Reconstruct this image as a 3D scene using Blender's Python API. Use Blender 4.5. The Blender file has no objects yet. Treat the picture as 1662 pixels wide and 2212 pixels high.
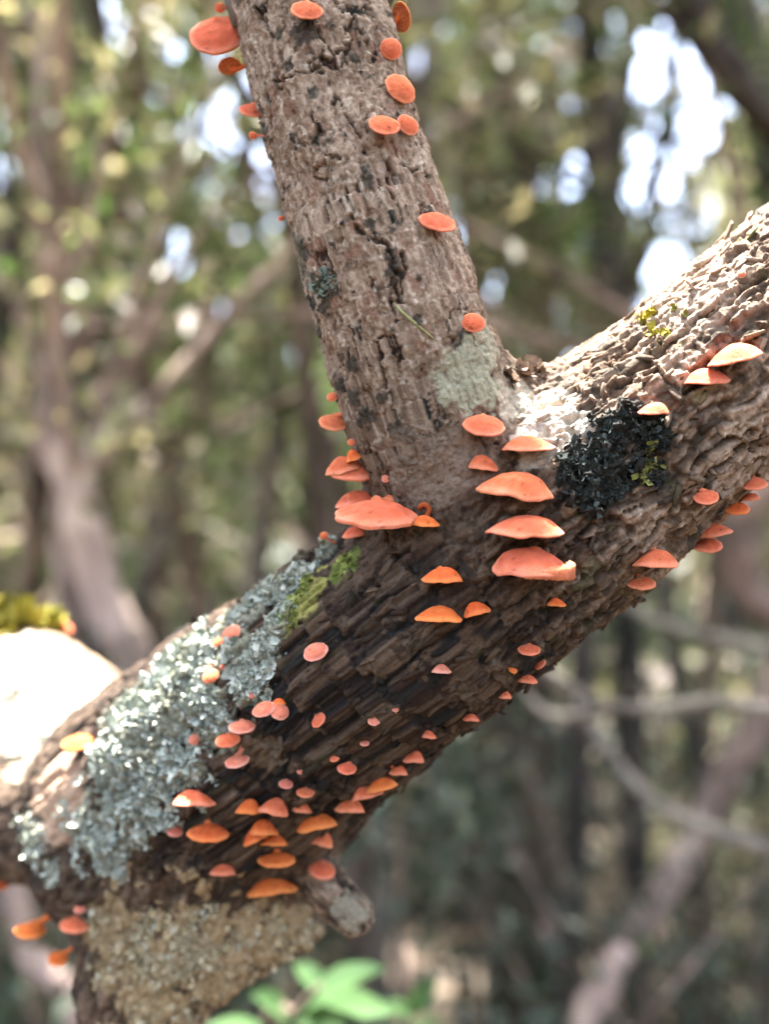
import bpy, math, random
import numpy as np
from mathutils import Vector, Matrix
from mathutils.bvhtree import BVHTree

random.seed(7)
RNG = np.random.default_rng(11)
scene = bpy.context.scene
COL = scene.collection

# ---------------------------------------------------------------- camera
TANH = 0.364                      # half width of view at unit depth
D0 = 0.233                        # focus distance (m)
CAM = Vector((0.0, 0.0, 1.40))
PITCH = math.radians(6.0)
FWD = Vector((0, math.cos(PITCH), math.sin(PITCH)))
RIGHT = Vector((1, 0, 0))
UP = RIGHT.cross(FWD)
cam = bpy.data.cameras.new('camera')
cam.sensor_fit = 'HORIZONTAL'
cam.sensor_width = 36.0
cam.lens = 18.0 / TANH
cam.clip_start = 0.01
cam.clip_end = 400.0
cam.dof.use_dof = True
cam.dof.focus_distance = D0 + 0.003
cam.dof.aperture_fstop = 8.5
cam_ob = bpy.data.objects.new('camera', cam)
COL.objects.link(cam_ob)
cam_ob.location = CAM
cam_ob.rotation_euler = (math.radians(90) + PITCH, 0, 0)
scene.camera = cam_ob

# ---------------------------------------------------------------- light
SUN_DIR = Vector((-0.035, 0.09, 0.97)).normalized()      # towards the sun
world = bpy.data.worlds.new('World')
scene.world = world
world.use_nodes = True
wn = world.node_tree
wn.nodes.clear()
w_out = wn.nodes.new('ShaderNodeOutputWorld')
w_bg = wn.nodes.new('ShaderNodeBackground')
w_sky = wn.nodes.new('ShaderNodeTexSky')
w_sky.sky_type = 'NISHITA'
w_sky.sun_disc = False
w_sky.sun_elevation = math.asin(SUN_DIR.z)
w_sky.sun_rotation = math.atan2(SUN_DIR.x, SUN_DIR.y)
w_sky.dust_density = 6.0
w_bg.inputs['Strength'].default_value = 0.15
wn.links.new(w_sky.outputs[0], w_bg.inputs[0])
wn.links.new(w_bg.outputs[0], w_out.inputs[0])
sun = bpy.data.lights.new('sun', 'SUN')
sun.energy = 5.0
sun.angle = math.radians(0.6)
sun.color = (1.0, 0.96, 0.90)
sun_ob = bpy.data.objects.new('sun', sun)
COL.objects.link(sun_ob)
sun_ob.location = (0, 0, 12)
sun_ob.rotation_euler = SUN_DIR.to_track_quat('Z', 'Y').to_euler()
scene.view_settings.view_transform = 'Standard'
scene.view_settings.look = 'None'
scene.view_settings.gamma = 1.0
scene.view_settings.exposure = 3.62
scene.render.engine = 'CYCLES'
scene.cycles.use_denoising = True
scene.cycles.max_bounces = 6
scene.cycles.diffuse_bounces = 4
scene.cycles.transmission_bounces = 4
scene.cycles.sample_clamp_indirect = 8.0
scene.cycles.caustics_reflective = False
scene.cycles.caustics_refractive = False

# ---------------------------------------------------------------- helpers
def ray(x, y):
    """direction (unit depth) through point x, y of the photograph (1662 x 2212 grid)"""
    nx = (x / 831.0 - 1.0) * TANH
    ny = (1106.0 - y) / 831.0 * TANH
    return FWD + RIGHT * nx + UP * ny

def at(x, y, depth):
    return CAM + ray(x, y) * depth

def px(depth, n):
    """metres covered by n picture units at a depth"""
    return n / 831.0 * TANH * depth

def tag(o, label=None, cat=None, group=None, kind=None):
    if label: o['label'] = label
    if cat: o['category'] = cat
    if group: o['group'] = group
    if kind: o['kind'] = kind
    return o

def empty(name, loc):
    o = bpy.data.objects.new(name, None)
    o.empty_display_size = 0.02
    o.location = loc
    COL.objects.link(o)
    return o

def mesh_np(name, verts, faces, mat=None, parent=None, smooth=True):
    """verts (n,3) world coordinates, faces (m,k) constant k"""
    me = bpy.data.meshes.new(name)
    verts = np.asarray(verts, dtype=np.float32)
    faces = np.asarray(faces, dtype=np.int32)
    if parent is not None:
        verts = verts - np.array(parent_world(parent), dtype=np.float32)
    k = faces.shape[1]
    me.vertices.add(len(verts))
    me.vertices.foreach_set('co', verts.ravel())
    me.loops.add(faces.size)
    me.loops.foreach_set('vertex_index', faces.ravel())
    me.polygons.add(len(faces))
    me.polygons.foreach_set('loop_start', np.arange(0, faces.size, k, dtype=np.int32))
    me.update(calc_edges=True)
    me.validate()
    if smooth:
        me.polygons.foreach_set('use_smooth', np.ones(len(me.polygons), dtype=bool))
    if mat: me.materials.append(mat)
    o = bpy.data.objects.new(name, me)
    COL.objects.link(o)
    if parent is not None: o.parent = parent
    return o

def parent_world(p):
    v = Vector(p.location)
    while p.parent:
        p = p.parent
        v = v + p.location
    return v

def color_attr(o, cols):
    a = o.data.color_attributes.new('tint', 'FLOAT_COLOR', 'POINT')
    c = np.ones((len(cols), 4), dtype=np.float32)
    c[:, :3] = cols
    a.data.foreach_set('color', c.ravel())

# ---------------------------------------------------------------- noise
def _h(ix, iy, iz, seed=0):
    h = ix.astype(np.uint32) * np.uint32(374761393) + iy.astype(np.uint32) * np.uint32(668265263) + iz.astype(np.uint32) * np.uint32(2147483647) + np.uint32((seed * 974634777) & 0xffffffff)
    h ^= h >> np.uint32(13)
    h *= np.uint32(1274126177)
    h ^= h >> np.uint32(16)
    h *= np.uint32(2246822519)
    h ^= h >> np.uint32(15)
    return (h >> np.uint32(8)).astype(np.float32) * np.float32(1 / 16777216.0)

def vnoise(p, seed=0):
    """gradient noise, about -1..1"""
    i = np.floor(p).astype(np.int32)
    f = (p - i).astype(np.float32)
    u = f * f * f * (f * (f * 6 - 15) + 10)
    sd = np.uint32((seed * 974634777) & 0xffffffff)
    hx = [(i[:, 0] + d).astype(np.uint32) * np.uint32(374761393) for d in (0, 1)]
    hy = [(i[:, 1] + d).astype(np.uint32) * np.uint32(668265263) for d in (0, 1)]
    hz = [(i[:, 2] + d).astype(np.uint32) * np.uint32(2147483647) + sd for d in (0, 1)]
    r = 0
    for dx in (0, 1):
        wx = u[:, 0] if dx else 1 - u[:, 0]
        for dy in (0, 1):
            wxy = wx * (u[:, 1] if dy else 1 - u[:, 1])
            for dz in (0, 1):
                h = hx[dx] + hy[dy] + hz[dz]
                h ^= h >> np.uint32(13); h *= np.uint32(1274126177); h ^= h >> np.uint32(16); h *= np.uint32(2246822519); h ^= h >> np.uint32(15)
                gx = (h & np.uint32(1023)).astype(np.float32) * (2 / 1023.0) - 1
                gy = ((h >> np.uint32(10)) & np.uint32(1023)).astype(np.float32) * (2 / 1023.0) - 1
                gz = ((h >> np.uint32(20)) & np.uint32(1023)).astype(np.float32) * (2 / 1023.0) - 1
                r = r + wxy * (u[:, 2] if dz else 1 - u[:, 2]) * (gx * (f[:, 0] - dx) + gy * (f[:, 1] - dy) + gz * (f[:, 2] - dz))
    return r * 1.7

_c, _s = math.cos(0.65), math.sin(0.65)
_c2, _s2 = math.cos(0.9), math.sin(0.9)
ROT = (np.array([[_c, -_s, 0], [_s, _c, 0], [0, 0, 1]]) @ np.array([[1, 0, 0], [0, _c2, -_s2], [0, _s2, _c2]])).astype(np.float32)
def fbm(p, oct=3, seed=0):
    r, a, t = 0, 1.0, 0
    p = p.astype(np.float32)
    for k in range(oct):
        p = p @ ROT
        r = r + a * vnoise(p * (2.03 ** k) + k * 17.3, seed + k)
        t += a; a *= 0.5
    return r / t

def voronoi(p, seed=0):
    """nearest cell centres; the 8 cells of the half the point lies in, and their neighbours along each axis"""
    p = p.astype(np.float32) @ ROT
    i = np.floor(p).astype(np.int32)
    n = len(p)
    f1 = np.full(n, 9.0, dtype=np.float32); f2 = f1.copy(); idv = np.zeros(n, dtype=np.float32); oz = np.zeros(n, dtype=np.float32)
    fr = p - i
    side = np.where(fr < 0.5, -1, 1).astype(np.int32)
    for dx in (0, 1):
        for dy in (0, 1):
            for dz in (0, 1):
                cx, cy, cz = i[:, 0] + dx * side[:, 0], i[:, 1] + dy * side[:, 1], i[:, 2] + dz * side[:, 2]
                vx = p[:, 0] - cx - (0.5 + 0.62 * (_h(cx, cy, cz, seed) - 0.5))
                vy = p[:, 1] - cy - (0.5 + 0.62 * (_h(cx, cy, cz, seed + 1) - 0.5))
                vz = p[:, 2] - cz - (0.5 + 0.62 * (_h(cx, cy, cz, seed + 2) - 0.5))
                d = np.sqrt(vx * vx + vy * vy + vz * vz)
                nw = d < f1
                f2 = np.where(nw, f1, np.minimum(f2, d))
                f1 = np.where(nw, d, f1)
                idv = np.where(nw, _h(cx, cy, cz, seed + 3), idv)
                oz = np.where(nw, vz, oz)
    return f1, f2, idv, oz

def sstep(a, b, x):
    t = np.clip((x - a) / (b - a), 0, 1)
    return t * t * (3 - 2 * t)

# ---------------------------------------------------------------- materials
def new_mat(name):
    m = bpy.data.materials.new(name)
    m.use_nodes = True
    nt = m.node_tree
    b = nt.nodes['Principled BSDF']
    return m, nt, b

def N(nt, t, **kw):
    n = nt.nodes.new(t)
    for k, v in kw.items():
        if k in n.inputs: n.inputs[k].default_value = v
        else: setattr(n, k, v)
    return n

def ramp(nt, stops):
    r = nt.nodes.new('ShaderNodeValToRGB')
    e = r.color_ramp.elements
    while len(e) < len(stops): e.new(0.5)
    for k, (p, c) in enumerate(stops):
        e[k].position = p
        e[k].color = (*c, 1)
    return r

def mix_col(nt, mode, fac, a, b):
    m = nt.nodes.new('ShaderNodeMix')
    m.data_type = 'RGBA'; m.blend_type = mode
    for k, v in ((0, fac), (6, a), (7, b)):
        if hasattr(v, 'default_value') or hasattr(v, 'is_linked'): nt.links.new(v, m.inputs[k])
        elif k == 0: m.inputs[k].default_value = v
        else: m.inputs[k].default_value = (*v, 1)
    return m.outputs[2]

def mat_tinted(name, scale=900, bump=0.25, dist=0.0004, rough=0.85, lo=0.72, hi=1.3):
    """bark and lichen: colour of the vertex attribute with fine grain and relief"""
    m, nt, b = new_mat(name)
    at_ = N(nt, 'ShaderNodeAttribute', attribute_name='tint')
    co = N(nt, 'ShaderNodeTexCoord')
    n1 = N(nt, 'ShaderNodeTexNoise', Scale=scale, Detail=6.0, Roughness=0.65)
    nt.links.new(co.outputs['Object'], n1.inputs['Vector'])
    r = ramp(nt, [(0.28, (lo, lo, lo * 0.97)), (0.72, (hi, hi, hi * 0.98))])
    nt.links.new(n1.outputs['Fac'], r.inputs[0])
    c = mix_col(nt, 'MULTIPLY', 1.0, at_.outputs['Color'], r.outputs[0])
    nt.links.new(c, b.inputs['Base Color'])
    b.inputs['Roughness'].default_value = rough
    b.inputs['Specular IOR Level'].default_value = 0.25
    bp = N(nt, 'ShaderNodeBump', Strength=bump * 2, Distance=dist)
    nt.links.new(n1.outputs['Fac'], bp.inputs['Height'])
    nt.links.new(bp.outputs[0], b.inputs['Normal'])
    return m

def mat_fungus(name, c1, c2, pores=False):
    c1 = tuple(v * 0.78 for v in c1); c2 = tuple(v * 0.78 for v in c2)
    m, nt, b = new_mat(name)
    co = N(nt, 'ShaderNodeTexCoord')
    oi = N(nt, 'ShaderNodeObjectInfo')
    n1 = N(nt, 'ShaderNodeTexNoise', Scale=420.0, Detail=5.0, Roughness=0.65)
    nt.links.new(co.outputs['Object'], n1.inputs['Vector'])
    ta = N(nt, 'ShaderNodeAttribute', attribute_name='tint')
    r = ramp(nt, [(0.3, c1), (0.7, c2)])
    nt.links.new(n1.outputs['Fac'], r.inputs[0])
    hs = N(nt, 'ShaderNodeHueSaturation')
    mr = N(nt, 'ShaderNodeMapRange')
    mr.inputs['To Min'].default_value = 0.496; mr.inputs['To Max'].default_value = 0.504
    nt.links.new(oi.outputs['Random'], mr.inputs['Value'])
    nt.links.new(mr.outputs[0], hs.inputs['Hue'])
    tc = mix_col(nt, 'MULTIPLY', 1.0, r.outputs[0], ta.outputs['Color'])
    nt.links.new(tc, hs.inputs['Color'])
    b.inputs['Roughness'].default_value = 0.8
    b.inputs['Specular IOR Level'].default_value = 0.15
    b.inputs['Subsurface Weight'].default_value = 0.35
    b.inputs['Subsurface Radius'].default_value = (1.0, 0.35, 0.12)
    b.inputs['Subsurface Scale'].default_value = 0.0016
    nt.links.new(hs.outputs[0], b.inputs['Base Color'])
    if pores:
        v = N(nt, 'ShaderNodeTexVoronoi', Scale=1300.0)
        v.feature = 'DISTANCE_TO_EDGE'
        nt.links.new(co.outputs['Object'], v.inputs['Vector'])
        cr = ramp(nt, [(0.0, (1, 1, 1)), (0.22, (0, 0, 0))])
        nt.links.new(v.outputs['Distance'], cr.inputs[0])
        bp = N(nt, 'ShaderNodeBump', Strength=0.9, Distance=0.0005)
        nt.links.new(cr.outputs[0], bp.inputs['Height'])
        c = mix_col(nt, 'MIX', cr.outputs[0], hs.outputs[0], (0.66, 0.22, 0.09))
        nt.links.new(c, b.inputs['Base Color'])
    else:
        n2 = N(nt, 'ShaderNodeTexNoise', Scale=1500.0, Detail=4.0)
        nt.links.new(co.outputs['Object'], n2.inputs['Vector'])
        bp = N(nt, 'ShaderNodeBump', Strength=0.7, Distance=0.0003)
        nt.links.new(n2.outputs['Fac'], bp.inputs['Height'])
    nt.links.new(bp.outputs[0], b.inputs['Normal'])
    return m

def mat_leaf(name, stops, trans=0.45):
    stops = [(p, tuple(v * 0.84 for v in c)) for p, c in stops]
    m, nt, b = new_mat(name)
    g = N(nt, 'ShaderNodeNewGeometry')
    r = ramp(nt, stops)
    nt.links.new(g.outputs['Random Per Island'], r.inputs[0])
    nt.links.new(r.outputs[0], b.inputs['Base Color'])
    b.inputs['Roughness'].default_value = 0.45
    b.inputs['Specular IOR Level'].default_value = 0.4
    t = N(nt, 'ShaderNodeBsdfTranslucent')
    c = mix_col(nt, 'MULTIPLY', 1.0, r.outputs[0], (1.25, 1.3, 0.8))
    nt.links.new(c, t.inputs['Color'])
    mx = N(nt, 'ShaderNodeMixShader')
    mx.inputs[0].default_value = trans
    nt.links.new(b.outputs[0], mx.inputs[1])
    nt.links.new(t.outputs[0], mx.inputs[2])
    nt.links.new(mx.outputs[0], nt.nodes['Material Output'].inputs['Surface'])
    return m

def mat_stem(name, c1, c2, scale=14.0):
    c1 = tuple(v * 0.62 for v in c1); c2 = tuple(v * 0.62 for v in c2)
    m, nt, b = new_mat(name)
    co = N(nt, 'ShaderNodeTexCoord')
    mp = N(nt, 'ShaderNodeMapping')
    mp.inputs['Scale'].default_value = (1, 1, 0.25)
    n1 = N(nt, 'ShaderNodeTexNoise', Scale=scale, Detail=5.0, Roughness=0.6)
    nt.links.new(co.outputs['Object'], mp.inputs[0])
    nt.links.new(mp.outputs[0], n1.inputs['Vector'])
    r = ramp(nt, [(0.33, c1), (0.66, c2)])
    nt.links.new(n1.outputs['Fac'], r.inputs[0])
    n2 = N(nt, 'ShaderNodeTexNoise', Scale=scale * 0.45, Detail=3.0)
    nt.links.new(co.outputs['Object'], n2.inputs['Vector'])
    r2 = ramp(nt, [(0.40, (0.45, 0.45, 0.42)), (0.52, (1, 1, 1)), (0.66, (1.45, 1.5, 1.4))])
    nt.links.new(n2.outputs['Fac'], r2.inputs[0])
    cm = mix_col(nt, 'MULTIPLY', 1.0, r.outputs[0], r2.outputs[0])
    nt.links.new(cm, b.inputs['Base Color'])
    b.inputs['Roughness'].default_value = 0.9
    bp = N(nt, 'ShaderNodeBump', Strength=0.6, Distance=0.006)
    nt.links.new(n1.outputs['Fac'], bp.inputs['Height'])
    nt.links.new(bp.outputs[0], b.inputs['Normal'])
    return m

M_BARK = mat_tinted('bark', 900, 0.45, 0.0006)
M_LICHEN = mat_tinted('lichen', 1200, 0.3, 0.0004, 0.9, 0.8, 1.25)
M_CAP = mat_fungus('fungus_orange', (0.62, 0.145, 0.062), (0.72, 0.20, 0.105))
M_CAP_PINK = mat_fungus('fungus_pink', (0.62, 0.19, 0.12), (0.70, 0.26, 0.18))
M_CAP_AMBER = mat_fungus('fungus_amber', (0.64, 0.14, 0.032), (0.74, 0.185, 0.05))
M_PORE = mat_fungus('fungus_pores', (0.66, 0.12, 0.028), (0.74, 0.16, 0.04), pores=True)
M_STEM_PINK = mat_stem('stem_pink', (0.30, 0.20, 0.165), (0.74, 0.56, 0.49))
M_STEM_BROWN = mat_stem('stem_brown', (0.14, 0.095, 0.07), (0.28, 0.20, 0.15))
M_STEM_DARK = mat_stem('stem_dark', (0.035, 0.028, 0.024), (0.09, 0.07, 0.055))
M_STEM_GREY = mat_stem('stem_grey', (0.13, 0.105, 0.085), (0.30, 0.26, 0.22))
M_LEAF = mat_leaf('leaf_green', [(0.0, (0.045, 0.085, 0.03)), (0.4, (0.085, 0.145, 0.05)), (0.75, (0.14, 0.19, 0.085)), (1.0, (0.22, 0.23, 0.14))])
M_LEAF_OLIVE = mat_leaf('leaf_olive', [(0.0, (0.10, 0.11, 0.06)), (0.4, (0.19, 0.20, 0.12)), (0.75, (0.31, 0.26, 0.20)), (1.0, (0.42, 0.35, 0.30))], 0.4)
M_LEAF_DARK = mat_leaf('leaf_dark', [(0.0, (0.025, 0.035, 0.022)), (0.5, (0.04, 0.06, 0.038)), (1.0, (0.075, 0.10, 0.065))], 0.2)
M_LEAF_BRIGHT = mat_leaf('leaf_bright', [(0.0, (0.05, 0.105, 0.04)), (1.0, (0.08, 0.15, 0.055))], 0.4)
M_LITTER = mat_stem('leaf_litter', (0.05, 0.036, 0.025), (0.13, 0.09, 0.06), 9.0)

# ---------------------------------------------------------------- ground
gv = []; n = 60
xs = np.linspace(-1, 1, n + 1)
gx, gy = np.meshgrid(np.sign(xs) * np.abs(xs) ** 2.2 * 120, np.sign(xs) * np.abs(xs) ** 2.2 * 120, indexing='ij')
gp = np.stack([gx.ravel(), gy.ravel(), np.zeros(gx.size)], 1)
gp[:, 2] = fbm(gp * np.array([0.35, 0.35, 0]) + 5.5, 3, 3) * 0.10
gi = np.arange((n + 1) * (n + 1)).reshape(n + 1, n + 1)
gf = np.stack([gi[:-1, :-1], gi[1:, :-1], gi[1:, 1:], gi[:-1, 1:]], -1).reshape(-1, 4)
ground = mesh_np('ground', gp, gf, M_LITTER)
tag(ground, 'brown forest floor under leaf litter', 'ground', kind='structure')

# ---------------------------------------------------------------- forked tree: limbs as a smooth union
def chain(pts, dense=5):
    P = [np.array(at(x, y, D0 + z / 1000.0)) for x, y, z, w in pts]
    R = [px(D0 + z / 1000.0, w) / 2 for x, y, z, w in pts]
    out = []
    for i in range(len(P) - 1):
        p0 = P[max(i - 1, 0)]; p1 = P[i]; p2 = P[i + 1]; p3 = P[min(i + 2, len(P) - 1)]
        for k in range(dense):
            t = k / dense
            q = 0.5 * ((2 * p1) + (-p0 + p2) * t + (2 * p0 - 5 * p1 + 4 * p2 - p3) * t * t + (-p0 + 3 * p1 - 3 * p2 + p3) * t ** 3)
            out.append((q, R[i] + (R[i + 1] - R[i]) * (t * t * (3 - 2 * t))))
    out.append((P[-1], R[-1]))
    return out

LIMBS = {
 'V': chain([(640, -130, 27, 330), (664, 0, 25, 332), (700, 130, 23, 338), (735, 270, 21, 332), (783, 425, 20, 337), (812, 530, 20, 352),
             (857, 660, 20, 362), (897, 790, 21, 368), (945, 930, 23, 380), (1000, 1080, 28, 380), (1050, 1180, 34, 340)], 3),
 'LR': chain([(1900, 560, 24, 430), (1662, 722, 25, 440), (1500, 858, 25, 455), (1335, 1000, 26, 480), (1130, 1170, 28, 490), (900, 1340, 34, 500),
              (690, 1490, 54, 528), (500, 1650, 84, 590), (350, 1760, 108, 590)], 4),
 'K': chain([(380, 1740, 108, 500), (190, 1745, 122, 330), (0, 1750, 138, 300), (-160, 1750, 155, 300)], 3),
 'T': chain([(440, 1840, 94, 500), (425, 1930, 90, 430), (335, 2080, 88, 330), (285, 2230, 90, 230), (265, 2480, 98, 220)], 3),
 'W': chain([(250, 1640, 135, 280), (120, 1535, 165, 285), (0, 1472, 195, 285), (-170, 1390, 235, 290)], 3),
 'C': chain([(1085, 850, 24, 110), (1150, 848, 26, 84), (1210, 850, 27, 110)], 3),
 'B': chain([(500, 1850, 92, 360), (585, 1950, 86, 210), (640, 1990, 84, 130)], 3),
 'S': chain([(620, 1820, 72, 120), (700, 1910, 60, 108), (765, 1978, 54, 92)], 3),
}
LIST = list(LIMBS)

def seg_arrays(ch):
    a = np.array([c[0] for c in ch[:-1]], dtype=np.float32); b = np.array([c[0] for c in ch[1:]], dtype=np.float32)
    ra = np.array([c[1] for c in ch[:-1]], dtype=np.float32); rb = np.array([c[1] for c in ch[1:]], dtype=np.float32)
    L = np.sqrt(((b - a) ** 2).sum(1)); s0 = np.concatenate([[0], np.cumsum(L)[:-1]]).astype(np.float32)
    return a, b, ra, rb, L, s0
SEG = {k: seg_arrays(v) for k, v in LIMBS.items()}

def limb_eval(p, k, full=False):
    a, b, ra, rb, L, s0 = SEG[k]
    best = np.full(len(p), 9.0, dtype=np.float32)
    if full:
        s = np.zeros(len(p), dtype=np.float32); rel = np.zeros((len(p), 3), dtype=np.float32)
    for i in range(len(a)):
        ba = b[i] - a[i]
        pa = p - a[i]
        t = np.clip(pa @ ba / (L[i] ** 2), 0, 1)
        r = pa - t[:, None] * ba
        d = np.sqrt((r * r).sum(1)) - (ra[i] + (rb[i] - ra[i]) * t)
        n = d < best
        best = np.where(n, d, best)
        if full:
            s = np.where(n, s0[i] + t * L[i], s)
            rel = np.where(n[:, None], r, rel)
    return (best, s, rel) if full else best

KS = 0.010
def smin(a, b, k=KS):
    h = np.clip(0.5 + 0.5 * (b - a) / k, 0, 1)
    return b + (a - b) * h - k * h * (1 - h)

def sdf(p):
    d = limb_eval(p, LIST[0])
    for k in LIST[1:]:
        d = smin(d, limb_eval(p, k), 0.004 if k == 'S' else KS)
    return d

# grid evaluation, each segment only in its own box
VOX = 0.00155
allp = np.concatenate([np.concatenate([SEG[k][0] - SEG[k][2][:, None], SEG[k][0] + SEG[k][2][:, None], SEG[k][1] - SEG[k][3][:, None], SEG[k][1] + SEG[k][3][:, None]]) for k in LIST])
lo = allp.min(0) - 0.006; hi = allp.max(0) + 0.006
shape = np.ceil((hi - lo) / VOX).astype(int)
ax = [lo[d] + np.arange(shape[d], dtype=np.float32) * VOX for d in range(3)]
field = None
for k in LIST:
    g = np.full(shape, 0.03, dtype=np.float32)
    a, b, ra, rb, L, s0 = SEG[k]
    for i in range(len(a)):
        m = max(ra[i], rb[i]) + 0.013
        l = np.clip(((np.minimum(a[i], b[i]) - m - lo) / VOX).astype(int), 0, shape - 1)
        h = np.clip(((np.maximum(a[i], b[i]) + m - lo) / VOX).astype(int) + 1, 1, shape)
        X = ax[0][l[0]:h[0], None, None]; Y = ax[1][None, l[1]:h[1], None]; Z = ax[2][None, None, l[2]:h[2]]
        ba = b[i] - a[i]
        px_, py_, pz_ = X - a[i][0], Y - a[i][1], Z - a[i][2]
        t = np.clip((px_ * ba[0] + py_ * ba[1] + pz_ * ba[2]) / (L[i] ** 2), 0, 1)
        d = np.sqrt((px_ - t * ba[0]) ** 2 + (py_ - t * ba[1]) ** 2 + (pz_ - t * ba[2]) ** 2) - (ra[i] + (rb[i] - ra[i]) * t)
        sub = g[l[0]:h[0], l[1]:h[1], l[2]:h[2]]
        np.minimum(sub, d, out=sub)
    field = g if field is None else smin(field, g, 0.004 if k == 'S' else KS)
    del g

def surface_nets(F):
    ins = F < 0
    c = [ins[i:F.shape[0] - 1 + i, j:F.shape[1] - 1 + j, k:F.shape[2] - 1 + k] for i in (0, 1) for j in (0, 1) for k in (0, 1)]
    s = sum(x.astype(np.int8) for x in c)
    act = (s > 0) & (s < 8)
    idx = np.full(act.shape, -1, dtype=np.int32)
    cells = np.argwhere(act)
    idx[act] = np.arange(len(cells))
    corners = np.array([(i, j, k) for i in (0, 1) for j in (0, 1) for k in (0, 1)])
    val = np.stack([F[cells[:, 0] + q[0], cells[:, 1] + q[1], cells[:, 2] + q[2]] for q in corners], 1)
    acc = np.zeros((len(cells), 3), dtype=np.float32); cnt = np.zeros(len(cells), dtype=np.float32)
    for i in range(8):
        for j in range(i + 1, 8):
            if np.abs(corners[i] - corners[j]).sum() != 1: continue
            x = (val[:, i] < 0) != (val[:, j] < 0)
            t = val[:, i] / np.where(x, val[:, i] - val[:, j], 1)
            acc += np.where(x[:, None], corners[i] + t[:, None] * (corners[j] - corners[i]), 0)
            cnt += x
    v = cells + acc / cnt[:, None]
    faces = []
    for axis in range(3):
        o1, o2 = [(1, 2), (2, 0), (0, 1)][axis]
        sl0 = [slice(None)] * 3; sl1 = [slice(None)] * 3
        sl0[axis] = slice(0, -1); sl1[axis] = slice(1, None)
        x = ins[tuple(sl0)] != ins[tuple(sl1)]
        e = np.argwhere(x)
        e = e[(e[:, o1] > 0) & (e[:, o2] > 0) & (e[:, o1] < F.shape[o1] - 1) & (e[:, o2] < F.shape[o2] - 1)]
        flip = ins[e[:, 0], e[:, 1], e[:, 2]]
        def cell(d1, d2):
            q = e.copy(); q[:, o1] -= d1; q[:, o2] -= d2
            return idx[q[:, 0], q[:, 1], q[:, 2]]
        q = np.stack([cell(1, 1), cell(0, 1), cell(0, 0), cell(1, 0)], 1)
        q[~flip] = q[~flip][:, ::-1]
        faces.append(q)
    return v, np.concatenate(faces)

bv, bf = surface_nets(field)
bv = (bv * VOX + lo).astype(np.float32)
del field

def normals(v, f):
    fn = np.cross(v[f[:, 2]] - v[f[:, 0]], v[f[:, 3]] - v[f[:, 1]])
    n = np.zeros_like(v)
    for i in range(4):
        for d in range(3):
            n[:, d] += np.bincount(f[:, i], weights=fn[:, d], minlength=len(v))
    return n / (np.linalg.norm(n, axis=1, keepdims=True) + 1e-20)

def subdivide(v, f):
    e = np.concatenate([np.sort(np.stack([f[:, i], f[:, (i + 1) % 4]], 1), 1) for i in range(4)])
    key = e[:, 0].astype(np.int64) * len(v) + e[:, 1]
    u, inv = np.unique(key, return_inverse=True)
    mid = (v[u // len(v)] + v[u % len(v)]) / 2
    ctr = v[f].mean(1)
    inv = inv.reshape(4, len(f)) + len(v)
    c = np.arange(len(f)) + len(v) + len(u)
    nf = np.concatenate([np.stack([f[:, i], inv[i], c, inv[i - 1]], 1) for i in range(4)])
    return np.concatenate([v, mid, ctr]).astype(np.float32), nf.astype(np.int32)

def refine(v, f, mask):
    """split the masked quads in four; neighbours become fans (degenerate quads a b c c)"""
    n = len(v)
    def keys(q): return np.stack([np.minimum(q, np.roll(q, -1, 1)).astype(np.int64) * n + np.maximum(q, np.roll(q, -1, 1)) for _ in (0,)], 0)[0]
    fm = f[mask]; fo = f[~mask]
    u, inv = np.unique(keys(fm).ravel(), return_inverse=True)
    inv = inv.reshape(-1, 4) + n
    mid = (v[u // n] + v[u % n]) / 2
    c = np.arange(len(fm)) + n + len(u)
    quads = np.concatenate([np.stack([fm[:, i], inv[:, i], c, inv[:, i - 1]], 1) for i in range(4)])
    ko = keys(fo); pos = np.clip(np.searchsorted(u, ko), 0, len(u) - 1); has = u[pos] == ko
    fan = has.any(1)
    plain = fo[~fan]; ff = fo[fan]; hf = has[fan]; pf = pos[fan] + n
    cc = np.arange(len(ff)) + n + len(u) + len(fm)
    tris = []
    for i in range(4):
        a_, b_ = ff[:, i], ff[:, (i + 1) % 4]
        h = hf[:, i]
        tris.append(np.stack([cc[h], a_[h], pf[h, i], pf[h, i]], 1)); tris.append(np.stack([cc[h], pf[h, i], b_[h], b_[h]], 1))
        tris.append(np.stack([cc[~h], a_[~h], b_[~h], b_[~h]], 1))
    vv = np.concatenate([v, mid, v[fm].mean(1), v[ff].mean(1)]).astype(np.float32)
    return vv, np.concatenate([plain, quads] + tris).astype(np.int32)

cv_, cf_ = bv, bf
bv, bf = subdivide(bv, bf)
nrm = normals(bv, bf)
bv = bv - nrm * sdf(bv)[:, None]
fc = bv[bf].mean(1); fnm = np.cross(bv[bf[:, 2]] - bv[bf[:, 0]], bv[bf[:, 3]] - bv[bf[:, 1]])
fnm /= np.linalg.norm(fnm, axis=1, keepdims=True) + 1e-20
vd = fc - np.array(CAM, dtype=np.float32); dp = vd @ np.array(FWD, dtype=np.float32)
sx = (vd @ np.array(RIGHT, dtype=np.float32)) / dp / TANH; sy = (vd @ np.array(UP, dtype=np.float32)) / dp / TANH
vd /= np.linalg.norm(vd, axis=1, keepdims=True)
focus = ((fnm * vd).sum(1) < 0.25) & (np.abs(sx) < 1.06) & (np.abs(sy) < 1.40) & (dp < D0 + 0.062)
bv, bf = refine(bv, bf, focus)
nrm = normals(bv, bf)
bv = bv - nrm * sdf(bv)[:, None]
nrm = normals(bv, bf)

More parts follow.
